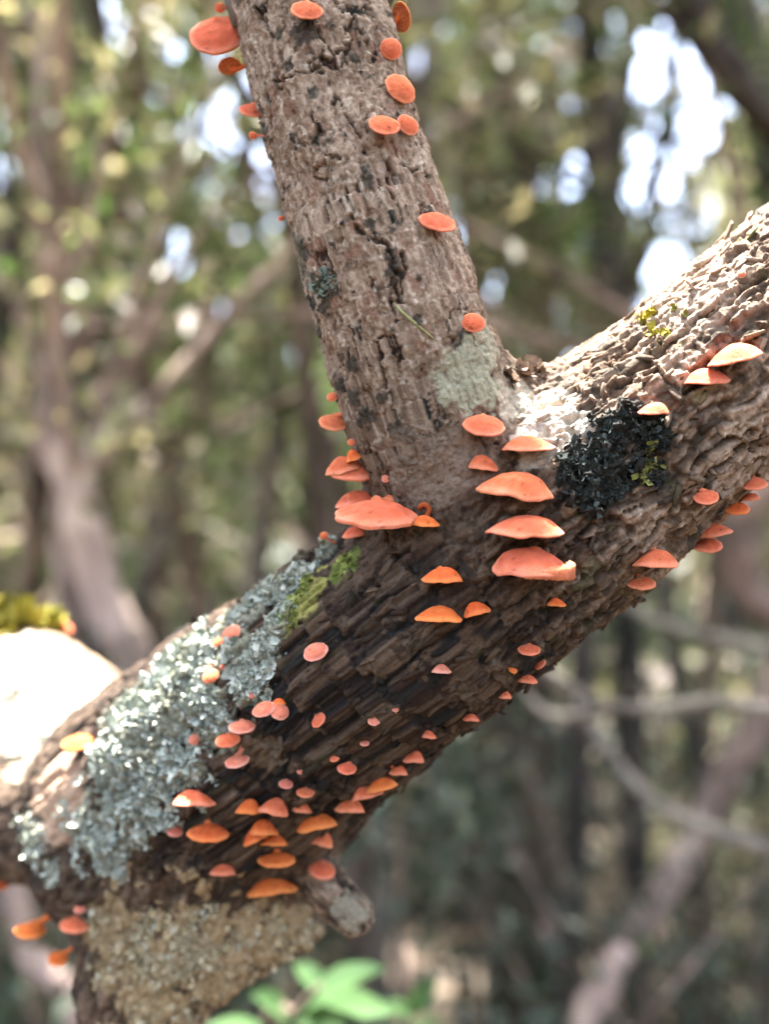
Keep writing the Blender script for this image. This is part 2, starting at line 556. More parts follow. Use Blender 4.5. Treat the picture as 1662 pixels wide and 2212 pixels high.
# bark relief, limb by limb, in coordinates that run along the limb (millimetres)
def st(x, y, z): return np.array([1 / x, 1 / y, 1 / z], dtype=np.float32)
def ridged(p, oct, sd):
    r, a, t = 0, 1.0, 0
    p = p.astype(np.float32)
    for k in range(oct):
        p = p @ ROT
        n = 1 - np.abs(vnoise(p * (2.07 ** k) + k * 13.1, sd + k)) * 1.6
        r = r + a * np.clip(n, -0.4, 1); t += a; a *= 0.55
    return r / t
def terrace(x, n, soft=0.25):
    y = x * n; f = np.floor(y); fr = y - f
    return (f + sstep(1 - soft, 1, fr)) / n, f

def rough_bark(q, sd, amp=1.0):
    w = np.stack([fbm(q / 7.0 + 3.1, 3, sd), fbm(q / 7.0 + 8.7, 3, sd + 9), fbm(q / 7.0 + 1.3, 3, sd + 5)], 1)
    qw = q + w * np.array([3.2, 3.2, 6.0], dtype=np.float32)
    rd = ridged(qw * st(6.0, 6.0, 38.0), 4, sd)
    rd2 = ridged(qw * st(2.4, 2.4, 15.0) + 4.0, 3, sd + 12)
    g1, g2, gid, goff = voronoi(qw * st(3.4, 3.4, 8.0), sd + 20)
    small = sstep(0.0, 0.30, g2 - g1)
    te, lev = terrace(fbm(qw * st(5.0, 5.0, 13.0) + 31.0, 3, sd + 33) + 0.25 * fbm(q / 1.6, 2, sd + 36), 5.0)
    lump = fbm(q / 24.0, 2, sd + 7)
    fine = fbm(q / 1.25, 3, sd + 11)
    fur = 1 - sstep(0.02, 0.16, np.abs(fbm(qw * st(8.0, 8.0, 38.0) + 77.0, 3, sd + 44)))
    d = rd * 1.7 + rd2 * 1.1 + te * 1.7 + small * 0.30 + (gid - 0.5) * 0.5 * small + lump * 1.5 + fine * 0.75 + fbm(qw * st(0.55, 0.55, 2.2), 2, sd + 61) * 0.42 - fur * 1.9 - 1.9
    crack = np.clip(fur * 0.8 + (1 - small) * 0.25 + sstep(0.35, 0.0, rd) * 0.4, 0, 1)
    return d * amp, crack, _h(lev.astype(np.int32), (gid * 3).astype(np.int32), (gid * 0).astype(np.int32), sd)

def smooth_bark(q, sd):
    w = np.stack([fbm(q / 5.0 + 3.1, 3, sd), fbm(q / 5.0 + 8.7, 3, sd + 9), fbm(q / 5.0 + 1.3, 3, sd + 5)], 1)
    qw = q + w * np.array([2.4, 2.4, 3.6], dtype=np.float32)
    lump = fbm(q / 13.0, 2, sd + 2)
    mask = sstep(-0.15, 0.25, fbm(q / 15.0, 2, sd + 31))
    te, lev = terrace(fbm(qw * st(4.2, 4.2, 8.5) + 31.0, 3, sd + 33) + 0.22 * fbm(q / 1.3, 2, sd + 36), 4.5, 0.2)
    fur = (1 - sstep(0.008, 0.055, np.abs(fbm(qw * st(11.0, 11.0, 24.0) + 77.0, 4, sd + 44)))) * mask
    fur2 = (1 - sstep(0.005, 0.05, np.abs(fbm(qw * st(4.5, 4.5, 9.0) + 17.0, 2, sd + 47)))) * (1 - mask) * 0.5
    crack = np.clip(fur + fur2, 0, 1)
    rd = ridged(qw * st(2.2, 2.2, 7.5), 3, sd + 12)
    fine = fbm(q / 0.95, 3, sd + 11)
    p1, p2, pid, poff = voronoi(q * st(1.9, 1.9, 2.6) + w * 0.35, sd + 40)
    spot = sstep(-0.2, 0.35, fbm(q / 15.0 + 4, 2, sd + 50)) * 0.55 + 0.05
    pit = (1 - sstep(0.14, 0.34, p1 + 0.30 * fine)) * (pid < spot * 0.7)
    rise = np.where(pid < spot * 0.4, 0.7, -1.0)
    d = lump * 1.0 - crack * 1.0 + te * 1.1 + rd * 0.48 + fine * 0.36 + fbm(qw * st(0.5, 0.5, 1.3), 2, sd + 61) * 0.28 + pit * rise * 0.5 - 0.35
    return d, crack, pit, _h(lev.astype(np.int32), (lev * 0).astype(np.int32), (lev * 0).astype(np.int32), sd)

dist = {}; disp = np.zeros(len(bv), dtype=np.float32)
tint = np.zeros((len(bv), 3), dtype=np.float32)
dl = np.stack([limb_eval(bv, k) for k in LIST], 1)
wl = np.exp(-np.clip(dl - dl.min(1, keepdims=True), 0, 0.1) / 0.0050)
wl /= wl.sum(1, keepdims=True)

def C(*c): return np.array(c, dtype=np.float32)
def lerp(a, b, t): return a + (b - a) * t[:, None]

for j, k in enumerate(LIST):
    sel = np.where(wl[:, j] > 0.03)[0]
    p = bv[sel]
    d, s, rel = limb_eval(p, k, True)
    a, b = SEG[k][0], SEG[k][1]
    axm = (b[-1] - a[0]); axm /= np.linalg.norm(axm)
    n1 = np.cross(axm, C(0.3, 0.9, 0.1)); n1 /= np.linalg.norm(n1); n2 = np.cross(axm, n1)
    q = np.stack([rel @ n1, rel @ n2, s], 1) * 1000.0
    q = q.astype(np.float32)
    if k == 'V':
        dd, crack, pit, gid = smooth_bark(q, 100)
        big = fbm(q / 12.0, 3, 201); med = fbm(q * st(1.6, 1.6, 3.6), 4, 204)
        c = lerp(C(0.25, 0.185, 0.145), C(0.44, 0.36, 0.305), sstep(-0.35, 0.40, med + big * 0.45 + (gid - 0.5) * 0.35))
        c = lerp(c, C(0.27, 0.165, 0.125), sstep(0.05, 0.45, fbm(q / 6.0 + 9, 3, 207)) * 0.7)
        c = lerp(c, C(0.60, 0.55, 0.49), sstep(0.18, 0.45, fbm(q * st(1.5, 1.5, 2.6) + 2, 3, 209)) * 0.65)
        c = lerp(c, C(0.07, 0.045, 0.03), crack * 0.9)
        c = lerp(c, C(0.03, 0.025, 0.02), pit * 0.92)
        blot = sstep(0.24, 0.42, fbm(q / 7.0 + 40, 4, 220) + 0.12 * fbm(q / 1.0, 2, 222))
        c = lerp(c, C(0.05, 0.046, 0.035), blot * 0.8)
        dd = dd + blot * 0.5 * fbm(q / 0.8, 2, 230)
    else:
        amp = {'LR': 0.74, 'T': 0.8, 'K': 0.6, 'W': 0.6, 'S': 0.35, 'C': 0.5, 'B': 0.7}[k]
        dd, crack, gid = rough_bark(q, 300 + 50 * j, amp)
        big = fbm(q / 14.0, 3, 401 + j); med = fbm(q * st(1.5, 1.5, 5.0), 4, 404 + j)
        c = lerp(C(0.17, 0.115, 0.08), C(0.42, 0.325, 0.26), sstep(-0.40, 0.40, med + big * 0.5 + (gid - 0.5) * 0.5))
        c = lerp(c, C(0.56, 0.48, 0.42), sstep(0.15, 0.45, fbm(q * st(1.8, 1.8, 4.0) + 2, 3, 409 + j)) * 0.6)
        c = lerp(c, C(0.07, 0.048, 0.034), crack * 0.8)
        blot = sstep(0.12, 0.36, fbm(q / 7.0 + 40, 4, 420 + j))
        c = lerp(c, C(0.05, 0.04, 0.03), blot * 0.75)
        moss = sstep(0.25, 0.5, fbm(q / 5.0 + 70, 4, 430 + j))
        c = lerp(c, C(0.12, 0.125, 0.05), moss * 0.6)
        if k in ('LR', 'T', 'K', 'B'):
            # shade of the lower limb and its base, painted into the bark tint
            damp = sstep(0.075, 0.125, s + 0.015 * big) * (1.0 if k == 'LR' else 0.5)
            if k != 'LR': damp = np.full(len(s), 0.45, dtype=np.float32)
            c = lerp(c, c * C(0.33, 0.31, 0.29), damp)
    if k == 'V': c = lerp(c * 1.05, c * C(0.46, 0.42, 0.38), sstep(0.085, 0.150, s + 0.016 * big))  # foot of the upright limb darkens to meet the lower limb's painted shade
    mc = c.mean(0); c = np.clip(mc + (c - mc) * 1.35, 0.012, 0.9)
    fl = sstep(0.28, 0.48, fbm(q * st(0.9, 0.9, 1.8) + 51, 3, 777 + j)) * sstep(-0.2, 0.3, fbm(q / 9.0 + 12, 2, 780 + j))
    if k in ('V', 'C'): c = lerp(c, C(0.66, 0.62, 0.56), fl * 0.55)
    elif k == 'LR': c = lerp(c, C(0.62, 0.56, 0.50), fl * 0.5 * (1 - sstep(0.08, 0.12, s)))
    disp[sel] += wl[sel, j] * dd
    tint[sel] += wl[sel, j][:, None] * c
disp /= np.maximum(1e-6, (wl * (wl > 0.03)).sum(1))
tint /= np.maximum(1e-6, (wl * (wl > 0.03)).sum(1))[:, None]

# smooth surface used to turn picture points into places on the bark
coarse_t = BVHTree.FromPolygons(cv_.tolist(), cf_.tolist())
def hit(x, y):
    d = ray(x, y).normalized()
    loc, nn, i, dd = coarse_t.ray_cast(CAM, d)
    return loc, nn

def near_hit(x, y, maxr=160):
    """hit on the bark, or the depth of the closest bark seen around that point"""
    loc, nn = hit(x, y)
    if loc: return loc, nn, True
    for r in range(4, maxr, 4):
        best = None
        for k in range(24):
            a = k / 24 * 2 * math.pi
            l2, n2 = hit(x + r * math.cos(a), y + r * math.sin(a))
            if l2 and (best is None or (l2 - CAM).length < (best - CAM).length): best = l2
        if best:
            depth = (best - CAM).dot(FWD)
            return at(x, y, depth), None, False
    return at(x, y, D0), None, False

def patch(x, y, rpx, col, amount=1.0, noise=0.6, nscale=5.0, seed=1, rise=0.0):
    """a patch of crust on the bark, its edge broken up by noise"""
    loc, nn = hit(x, y)
    if not loc: return
    r = px((loc - CAM).dot(FWD), rpx)
    dv = np.linalg.norm(bv - np.array(loc, dtype=np.float32), axis=1) / r
    sel = np.where(dv < 1.7)[0]
    nz = fbm(bv[sel] * 1000 / nscale, 4, 900 + seed)
    m = sstep(0.0, 0.25, 1.0 - dv[sel] + nz * noise) * amount
    tint[sel] = lerp(tint[sel], C(*col), m)
    if rise > 1.0:      # cushiony thallus
        q_ = bv[sel] * 1000
        bl = 1 - np.abs(fbm(q_ / 3.0, 3, 950 + seed)) * 3.2
        disp[sel] += m * rise * (0.75 * np.clip(bl, -1, 1) + 0.45 * fbm(q_ / 1.3, 2, 970 + seed))
    else:
        disp[sel] += m * rise * (0.6 + 0.8 * fbm(bv[sel] * 1000 / 1.1, 2, 950 + seed))

def crack_line(pix, width, depth, dark=0.85, seed=0):
    """a wandering fissure in the bark through picture points"""
    P = []
    for (x0, y0), (x1, y1) in zip(pix[:-1], pix[1:]):
        for k in range(8):
            l, n_ = hit(x0 + (x1 - x0) * k / 8, y0 + (y1 - y0) * k / 8)
            if l: P.append(np.array(l, dtype=np.float32))
    if not P: return
    P = np.array(P)
    lo_, hi_ = P.min(0) - 0.006, P.max(0) + 0.006
    sel = np.where(((bv > lo_) & (bv < hi_)).all(1))[0]
    q_ = bv[sel] + 0.0011 * np.stack([fbm(bv[sel] * 1000 / 2.6 + o_, 3, 600 + seed) for o_ in (0, 9, 21)], 1)
    d = np.full(len(sel), 1.0, dtype=np.float32)
    for p in P: d = np.minimum(d, np.sqrt(((q_ - p) ** 2).sum(1)))
    wv = width * (1 + 0.9 * fbm(bv[sel] * 1000 / 3.5, 2, 650 + seed))
    m = 1 - sstep(0.35, 1.0, d * 1000 / np.maximum(wv, 0.15))
    disp[sel] -= m * depth
    disp[sel] += (sstep(0.8, 1.2, d * 1000 / np.maximum(wv, 0.15)) * (1 - sstep(1.2, 2.6, d * 1000 / np.maximum(wv, 0.15)))) * depth * 0.3
    tint[sel] = lerp(tint[sel], C(0.035, 0.025, 0.02), m * dark)
CRACKS = [([(588, 172), (612, 180), (640, 160), (690, 150), (715, 128)], 0.55, 1.0), ([(760, 470), (772, 500), (800, 512), (835, 528), (848, 552), (852, 590)], 0.8, 1.2),
          ([(728, 215), (745, 240), (768, 285), (780, 300)], 0.5, 0.8), ([(640, 285), (660, 320), (690, 330), (740, 350)], 0.45, 0.8),
          ([(868, 350), (890, 366), (915, 362), (922, 385)], 0.55, 0.9), ([(840, 410), (862, 440), (870, 470), (868, 500)], 0.5, 0.8),
          ([(560, 20), (575, 60), (590, 90)], 0.6, 0.9), ([(760, 30), (780, 70), (800, 100)], 0.6, 0.9), ([(905, 430), (930, 470), (945, 520)], 0.45, 0.7),
          ([(720, 395), (700, 440), (715, 500)], 0.4, 0.6), ([(780, 690), (775, 740), (800, 800)], 0.4, 0.6), ([(850, 600), (845, 650), (862, 700)], 0.5, 0.7),
          ([(930, 780), (950, 850), (945, 920)], 0.4, 0.6), ([(1100, 800), (1115, 860), (1120, 905)], 0.5, 0.7), ([(690, 60), (700, 110), (690, 150)], 0.5, 0.8),
          ([(1290, 800), (1380, 730), (1480, 640), (1600, 560)], 0.9, 1.6), ([(1480, 850), (1560, 800), (1662, 700)], 0.9, 1.5), ([(1400, 760), (1500, 690), (1600, 620), (1662, 590)], 0.7, 1.3),
          ([(1330, 830), (1420, 800), (1470, 850)], 0.8, 1.3), ([(1500, 1010), (1570, 950), (1640, 930)], 1.0, 1.5), ([(1450, 1100), (1540, 1020), (1620, 960)], 0.9, 1.5),
          ([(1230, 1180), (1300, 1130), (1400, 1090)], 0.9, 1.5), ([(880, 1180), (820, 1230), (760, 1300)], 0.9, 1.3), ([(830, 1140), (850, 1200), (900, 1240)], 0.7, 1.2)]
for i, (pl, w_, d_) in enumerate(CRACKS): crack_line(pl, w_, d_, 0.85, i)
DARK = (0.035, 0.033, 0.026)
for i, (x, y, r) in enumerate([(705, 640, 38), (650, 545, 30), (640, 570, 22), (855, 590, 26), (850, 560, 20), (662, 62, 42), (635, 300, 12), (690, 690, 14), (760, 790, 20), (735, 770, 16),
                               (860, 930, 26), (790, 900, 24), (820, 860, 18), (900, 690, 12), (765, 860, 22), (730, 830, 20), (690, 720, 18), (960, 960, 16), (985, 1010, 18), (870, 1000, 18),
                               (610, 440, 14), (590, 350, 14), (575, 290, 14), (560, 230, 16), (800, 480, 16), (925, 380, 12), (905, 600, 10)]):
    patch(x, y, r, DARK, 0.85, 1.3, 2.2, 60 + i, 0.45)
WHITE = (0.62, 0.60, 0.56)
patch(1165, 955, 60, WHITE, 1.0, 0.9, 5, 1, 0.5)
patch(1120, 860, 75, (0.66, 0.63, 0.56), 0.85, 1.0, 4, 2, 0.3)
patch(1225, 920, 55, WHITE, 1.0, 0.9, 5, 3, 0.6)
patch(1190, 870, 60, (0.70, 0.65, 0.58), 0.8, 1.0, 4, 4, 0.3)
patch(1020, 815, 85, (0.43, 0.46, 0.37), 0.9, 0.8, 4, 5, 0.35)
patch(1050, 745, 55, (0.50, 0.52, 0.43), 0.8, 0.9, 4, 6, 0.3)
patch(1015, 1000, 70, (0.33, 0.25, 0.22), 0.6, 0.6, 6, 7)
patch(930, 1010, 110, (0.30, 0.25, 0.215), 0.5, 0.6, 8, 8)
patch(120, 1720, 120, (0.60, 0.45, 0.36), 0.9, 0.5, 9, 9)
patch(60, 1640, 70, (0.60, 0.50, 0.42), 0.8, 0.5, 9, 10)
patch(0, 1480, 190, (0.82, 0.82, 0.74), 0.95, 0.35, 12, 11)
patch(150, 1500, 120, (0.82, 0.82, 0.74), 0.95, 0.35, 12, 12)
patch(420, 2080, 170, (0.56, 0.46, 0.30), 0.8, 1.7, 6, 13, 1.3)
patch(560, 2060, 110, (0.56, 0.46, 0.31), 0.8, 1.7, 6, 14, 1.2)
patch(250, 2050, 100, (0.46, 0.38, 0.24), 0.7, 1.7, 6, 22, 1.1)
patch(650, 2010, 60, (0.50, 0.42, 0.28), 0.7, 1.7, 6, 23, 1.0)
patch(330, 2170, 90, (0.54, 0.44, 0.28), 0.8, 1.7, 6, 15, 1.2)
patch(650, 1290, 75, (0.42, 0.46, 0.14), 0.75, 0.9, 4, 16, 0.5)
patch(745, 1215, 45, (0.16, 0.24, 0.05), 0.8, 0.9, 4, 17, 0.4)
patch(640, 560, 60, (0.10, 0.11, 0.08), 0.6, 1.0, 4, 18, 0.3)
patch(760, 1960, 45, (0.36, 0.35, 0.29), 0.9, 1.0, 4, 19, 0.5)
patch(1500, 640, 120, (0.55, 0.46, 0.40), 0.5, 0.9, 5, 20)
patch(560, 1620, 70, (0.20, 0.155, 0.115), 0.8, 0.5, 7, 21)
LICHEN_SPOTS = [(600, 1275, 40), (655, 1225, 30), (705, 1180, 24), (110, 1880, 40), (540, 1310, 60), (470, 1400, 110), (380, 1450, 110), (330, 1540, 130), (250, 1590, 120), (420, 1530, 110), (520, 1430, 90),
                (570, 1380, 70), (260, 1700, 110), (200, 1790, 90), (300, 1640, 120), (60, 1810, 60), (390, 1660, 70), (70, 1600, 60), (230, 1830, 60)]
BLACK = [(1270, 990, 60), (1330, 930, 65), (1400, 940, 60), (1320, 1030, 75), (1260, 1060, 60), (1390, 1010, 60), (1280, 1100, 45), (1370, 895, 45), (1225, 1030, 35)]
for i, (x, y, r) in enumerate(BLACK): patch(x, y, r * 0.9, (0.022, 0.024, 0.022), 0.95, 0.9, 5, 120, 1.2)
for i, (x, y, r) in enumerate(LICHEN_SPOTS):
    patch(x, y, r * 0.9, (0.36, 0.40, 0.34), 0.9, 1.3, 8, 30, 1.9)

bark_v = bv + nrm * (disp / 1000.0)[:, None]

tree_base = at(265, 2480, D0 + 0.098)
main = empty('forked_tree', (tree_base.x, tree_base.y + 0.02, 0.0))
tag(main, 'gnarled forked tree with rough lichen crusted limbs bearing orange fungi', 'tree')
btri = np.concatenate([bf[:, [0, 1, 2]], bf[bf[:, 2] != bf[:, 3]][:, [0, 2, 3]]])
bark = mesh_np('bark', bark_v, btri, M_BARK, main)
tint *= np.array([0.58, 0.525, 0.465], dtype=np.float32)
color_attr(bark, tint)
BT = BVHTree.FromPolygons(bark_v.tolist(), btri.tolist())
coarse_t = BT
bn = normals(bark_v, bf)

# ---------------------------------------------------------------- tubes
def tube(pts, radii, seg=10, wob=0.0, seed=0, dense=4):
    P = [np.array(p, dtype=float) for p in pts]
    Q, R = [], []
    for i in range(len(P) - 1):
        p0 = P[max(i - 1, 0)]; p1 = P[i]; p2 = P[i + 1]; p3 = P[min(i + 2, len(P) - 1)]
        for k in range(dense):
            t = k / dense
            Q.append(0.5 * ((2 * p1) + (-p0 + p2) * t + (2 * p0 - 5 * p1 + 4 * p2 - p3) * t * t + (-p0 + 3 * p1 - 3 * p2 + p3) * t ** 3))
            R.append(radii[i] + (radii[i + 1] - radii[i]) * t)
    Q.append(P[-1]); R.append(radii[-1])
    Q = np.array(Q); R = np.array(R)
    T = np.gradient(Q, axis=0); T /= np.linalg.norm(T, axis=1, keepdims=True) + 1e-12
    ref = np.array([0.31, 0.9, 0.29])
    verts = []
    for i in range(len(Q)):
        n1 = np.cross(T[i], ref); n1 /= np.linalg.norm(n1) + 1e-12; n2 = np.cross(T[i], n1)
        a = np.arange(seg) / seg * 2 * math.pi
        verts.append(Q[i] + R[i] * (np.cos(a)[:, None] * n1 + np.sin(a)[:, None] * n2))
    V = np.concatenate(verts)
    if wob:
        c = np.repeat(Q, seg, 0)
        V = c + (V - c) * (1 + wob * fbm((V * 3.0 / max(R.max(), 1e-6) * 0.25).astype(np.float32) + seed, 3, seed))[:, None]
    i = np.arange(len(Q) - 1)[:, None] * seg; j = np.arange(seg)[None, :]; j2 = (j + 1) % seg
    F = np.stack([i + j, i + j2, i + seg + j2, i + seg + j], -1).reshape(-1, 4)
    # caps as fans of quads folded onto the centre
    n = len(V)
    V = np.concatenate([V, Q[:1], Q[-1:]])
    F0 = [[n, (k + 1) % seg, k, k] for k in range(seg)]
    e = (len(Q) - 1) * seg
    F1 = [[n + 1, e + k, e + (k + 1) % seg, e + (k + 1) % seg] for k in range(seg)]
    return V, F, np.array(F0 + F1)

def tube_ob(name, pts, radii, mat, parent, seg=10, wob=0.0, seed=0, dense=4):
    V, F, Cp = tube(pts, radii, seg, wob, seed, dense)
    tri = np.concatenate([F[:, [0, 1, 2]], F[:, [0, 2, 3]], Cp[:, [0, 1, 2]]])
    return mesh_np(name, V, tri, mat, parent)

# ---------------------------------------------------------------- leaves
def leaf_arrays(cent, size, rng, droop=0.3, wide=0.42):
    n = len(cent)
    d = rng.normal(size=(n, 3)); d[:, 2] -= droop; d /= np.linalg.norm(d, axis=1, keepdims=True)
    up = rng.normal(size=(n, 3)); up[:, 2] += 1.2
    s = np.cross(d, up); s /= np.linalg.norm(s, axis=1, keepdims=True) + 1e-9
    nn = np.cross(s, d)
    L = size[:, None]
    base = cent - d * L * 0.5; tip = cent + d * L * 0.5 - nn * L * 0.08
    l = cent - d * L * 0.05 + s * L * wide * 0.5 + nn * L * 0.10
    r = cent - d * L * 0.05 - s * L * wide * 0.5 + nn * L * 0.10
    V = np.stack([base, r, tip, l], 1).reshape(-1, 3)
    i = np.arange(n)[:, None] * 4
    F = np.concatenate([i + np.array([0, 1, 2]), i + np.array([0, 2, 3])], 1).reshape(-1, 3)
    return V, F

# ---------------------------------------------------------------- fungi
def cap_mesh(a, b, H, T, wav, seed, rings=9, segs=36):
    rng = np.random.default_rng(seed)
    ph = rng.uniform(0, 6.28, 4)
    phi = np.arange(segs) / segs * 2 * math.pi
    out = 1 + wav * (0.5 * np.sin(2 * phi + ph[0]) + 0.5 * np.sin(3 * phi + ph[1]) + 0.35 * np.sin(7 * phi + ph[2]) + 0.3 * np.sin(11 * phi + ph[3]))
    mar = wav * (np.sin(3 * phi + ph[1]) + 0.8 * np.sin(5 * phi + ph[2]) + 0.4 * np.sin(9 * phi + ph[3]))
    V = [(0, 0, H)]
    rs = np.sin(np.linspace(0, 1, rings + 1)[1:] * math.pi / 2)
    def lay(r, z, k):
        for i in range(segs):
            V.append((a * r * out[i] * math.cos(phi[i]), b * r * out[i] * math.sin(phi[i]), z + mar[i] * H * 0.9 * k))
    sk = rng.uniform(-0.22, 0.22) * a; pw = rng.uniform(1.8, 2.5)
    for r in rs:
        n0 = len(V)
        lay(r, H * (1 - r ** pw), r ** 4)
        for q_ in range(n0, len(V)): V[q_] = (V[q_][0] + sk * (1 - r * r), V[q_][1], V[q_][2])
    V[0] = (sk, 0, H)
    top_n = len(rs)
    lay(1.015, -T * 0.35, 1); lay(0.985, -T * 0.75, 1)
    for r in (0.93, 0.8, 0.6, 0.35):
        lay(r, H * 0.75 * (1 - r ** 2.0) - T * 0.85, r ** 4)
    V.append((0, 0, H * 0.75 - T * 0.85))
    F = []
    nl = top_n + 6
    for i in range(segs):
        F.append((0, 1 + i, 1 + (i + 1) % segs))
    split = 0
    for l in range(nl - 1):
        if l == top_n + 1: split = len(F)
        for i in range(segs):
            p, q = 1 + l * segs + i, 1 + l * segs + (i + 1) % segs
            F.append((p, p + segs, q + segs)); F.append((p, q + segs, q))
    e = len(V) - 1
    for i in range(segs):
        F.append((e, 1 + (nl - 1) * segs + (i + 1) % segs, 1 + (nl - 1) * segs + i))
    V = np.array(V)
    rad = np.sqrt((V[:, 0] / a) ** 2 + (V[:, 1] / b) ** 2)
    V[:, 2] += a * 0.05 * fbm((V * 1000 / 2.6 + seed * 3.7).astype(np.float32), 3, 77) * (rad < 0.95)
    zone = 0.5 + 0.5 * np.sin(rad * 16 + 2.0 * fbm((V * 1000 / 3.0 + seed).astype(np.float32), 2, 78))
    k = sstep(0.80, 1.0, rad)[:, None]
    mid = np.array([[0.90, 0.80, 0.75]]) * (0.93 + 0.10 * zone[:, None]) * (1 + 0.22 * fbm((V * 1000 / 1.6 + seed).astype(np.float32), 3, 79))[:, None]
    col = mid * (1 - k) + np.array([[1.10, 1.45, 1.7]]) * k
    speck = (fbm((V * 1000 / 0.7 + seed * 1.3).astype(np.float32), 2, 80) > 0.52)[:, None]
    col = np.where(speck, col * 0.45, col)
    return V, np.array(F), split, col

def fungus(x, y, w, h, rot, kind, mat, label, group=None, depth_add=0.0, wav=0.035, stem_at=None, seed=0):
    loc, nn, on = near_hit(x, y)
    dep = (loc - CAM).dot(FWD)
    a = px(dep, w) / 2 * 0.98
    hh = px(dep, h)
    b = a * (0.72 + 0.18 * random.random())
    if kind == 'd':
        tau = math.radians(5); H = max(0.10 * a, hh * 0.80); T = hh * 0.13
    elif kind == 'p':
        tau = -math.asin(min(0.92, hh / (2 * b))); H = 0.16 * a; T = 0.10 * a
    else:
        b = a * 0.92
        tau = math.asin(min(0.93, 0.90 * hh / (2 * b))); H = 0.34 * a; T = 0.14 * a
    T = max(T, 0.0004)
    # local frame
    rr = math.radians(rot)
    VF = ray(x, y).normalized()
    VR = VF.cross(Vector((0, 0, 1))).normalized(); VU = VR.cross(VF)
    X = VR * math.cos(rr) - VU * math.sin(rr)
    U = VU * math.cos(rr) + VR * math.sin(rr)
    Zv = U * math.cos(tau) - VF * math.sin(tau)
    Yv = -(VF * math.cos(tau) + U * math.sin(tau))
    c = loc - VF * (b * math.cos(tau) * (0.72 if on else 0.05) + depth_add + (0.0012 if on and kind == 'e' and w > 30 else 0))
    cy = 0.0
    if kind == 'd': c = c - U * hh * 0.36
    c = c + CAM * 0
    near, nrm_, idx_, d_ = BT.find_nearest(c)
    V, F, split, vcol = cap_mesh(a, b, H, T, wav if w > 30 else wav * 0.6, seed, rings=16 if w > 60 else (9 if w > 30 else 6), segs=64 if w > 60 else 28)
    Mx = np.array([list(X), list(Yv), list(Zv)])
    V = V @ Mx + np.array(c)
    small = w < 27
    # short stalk from under the back of the cap to the bark
    back = Vector(c) - Yv * b * 0.45 + Zv * H * 0.45
    if stem_at: 
        sl, sn, so = near_hit(*stem_at); near = sl
    else:
        near, nrm_, idx_, d_ = BT.find_nearest(back)
    tip = near + (near - back).normalized() * 0.0012
    L = (tip - back).length
    mid = back.lerp(tip, 0.5) - UP * L * 0.10
    sr = a * 0.20
    SV, SF, SC = tube([back, mid, tip], [sr * 1.25, sr, sr * 1.15], 10, 0, 0, 4)
    stri = np.concatenate([SF[:, [0, 1, 2]], SF[:, [0, 2, 3]], SC[:, [0, 1, 2]]])
    if small:
        o = mesh_np('orange_fungus', np.concatenate([V, SV]) - np.array(near), np.concatenate([F, stri + len(V)]), mat)
        o.location = near
        color_attr(o, np.concatenate([vcol, np.ones((len(SV), 3))]))
        tag(o, label, 'fungus', group)
        return o
    e = empty('orange_fungus', near)
    tag(e, label, 'fungus', group)
    def piece(name, fs, m):
        used = np.unique(fs); new = np.full(len(V), -1); new[used] = np.arange(len(used))
        color_attr(mesh_np(name, V[used], new[fs], m, e), vcol[used] if name == 'cap' else np.ones((len(used), 3)))
    piece('cap', F[:split], mat)
    piece('pore_surface', F[split:], M_PORE)
    color_attr(mesh_np('stem', SV, stri, mat, e), np.ones((len(SV), 3)))
    FRAME.update(X=X, Y=Yv, Z=Zv, c=c, a=a, b=b, H=H, T=T, e=e)
    return e
FRAME = {}

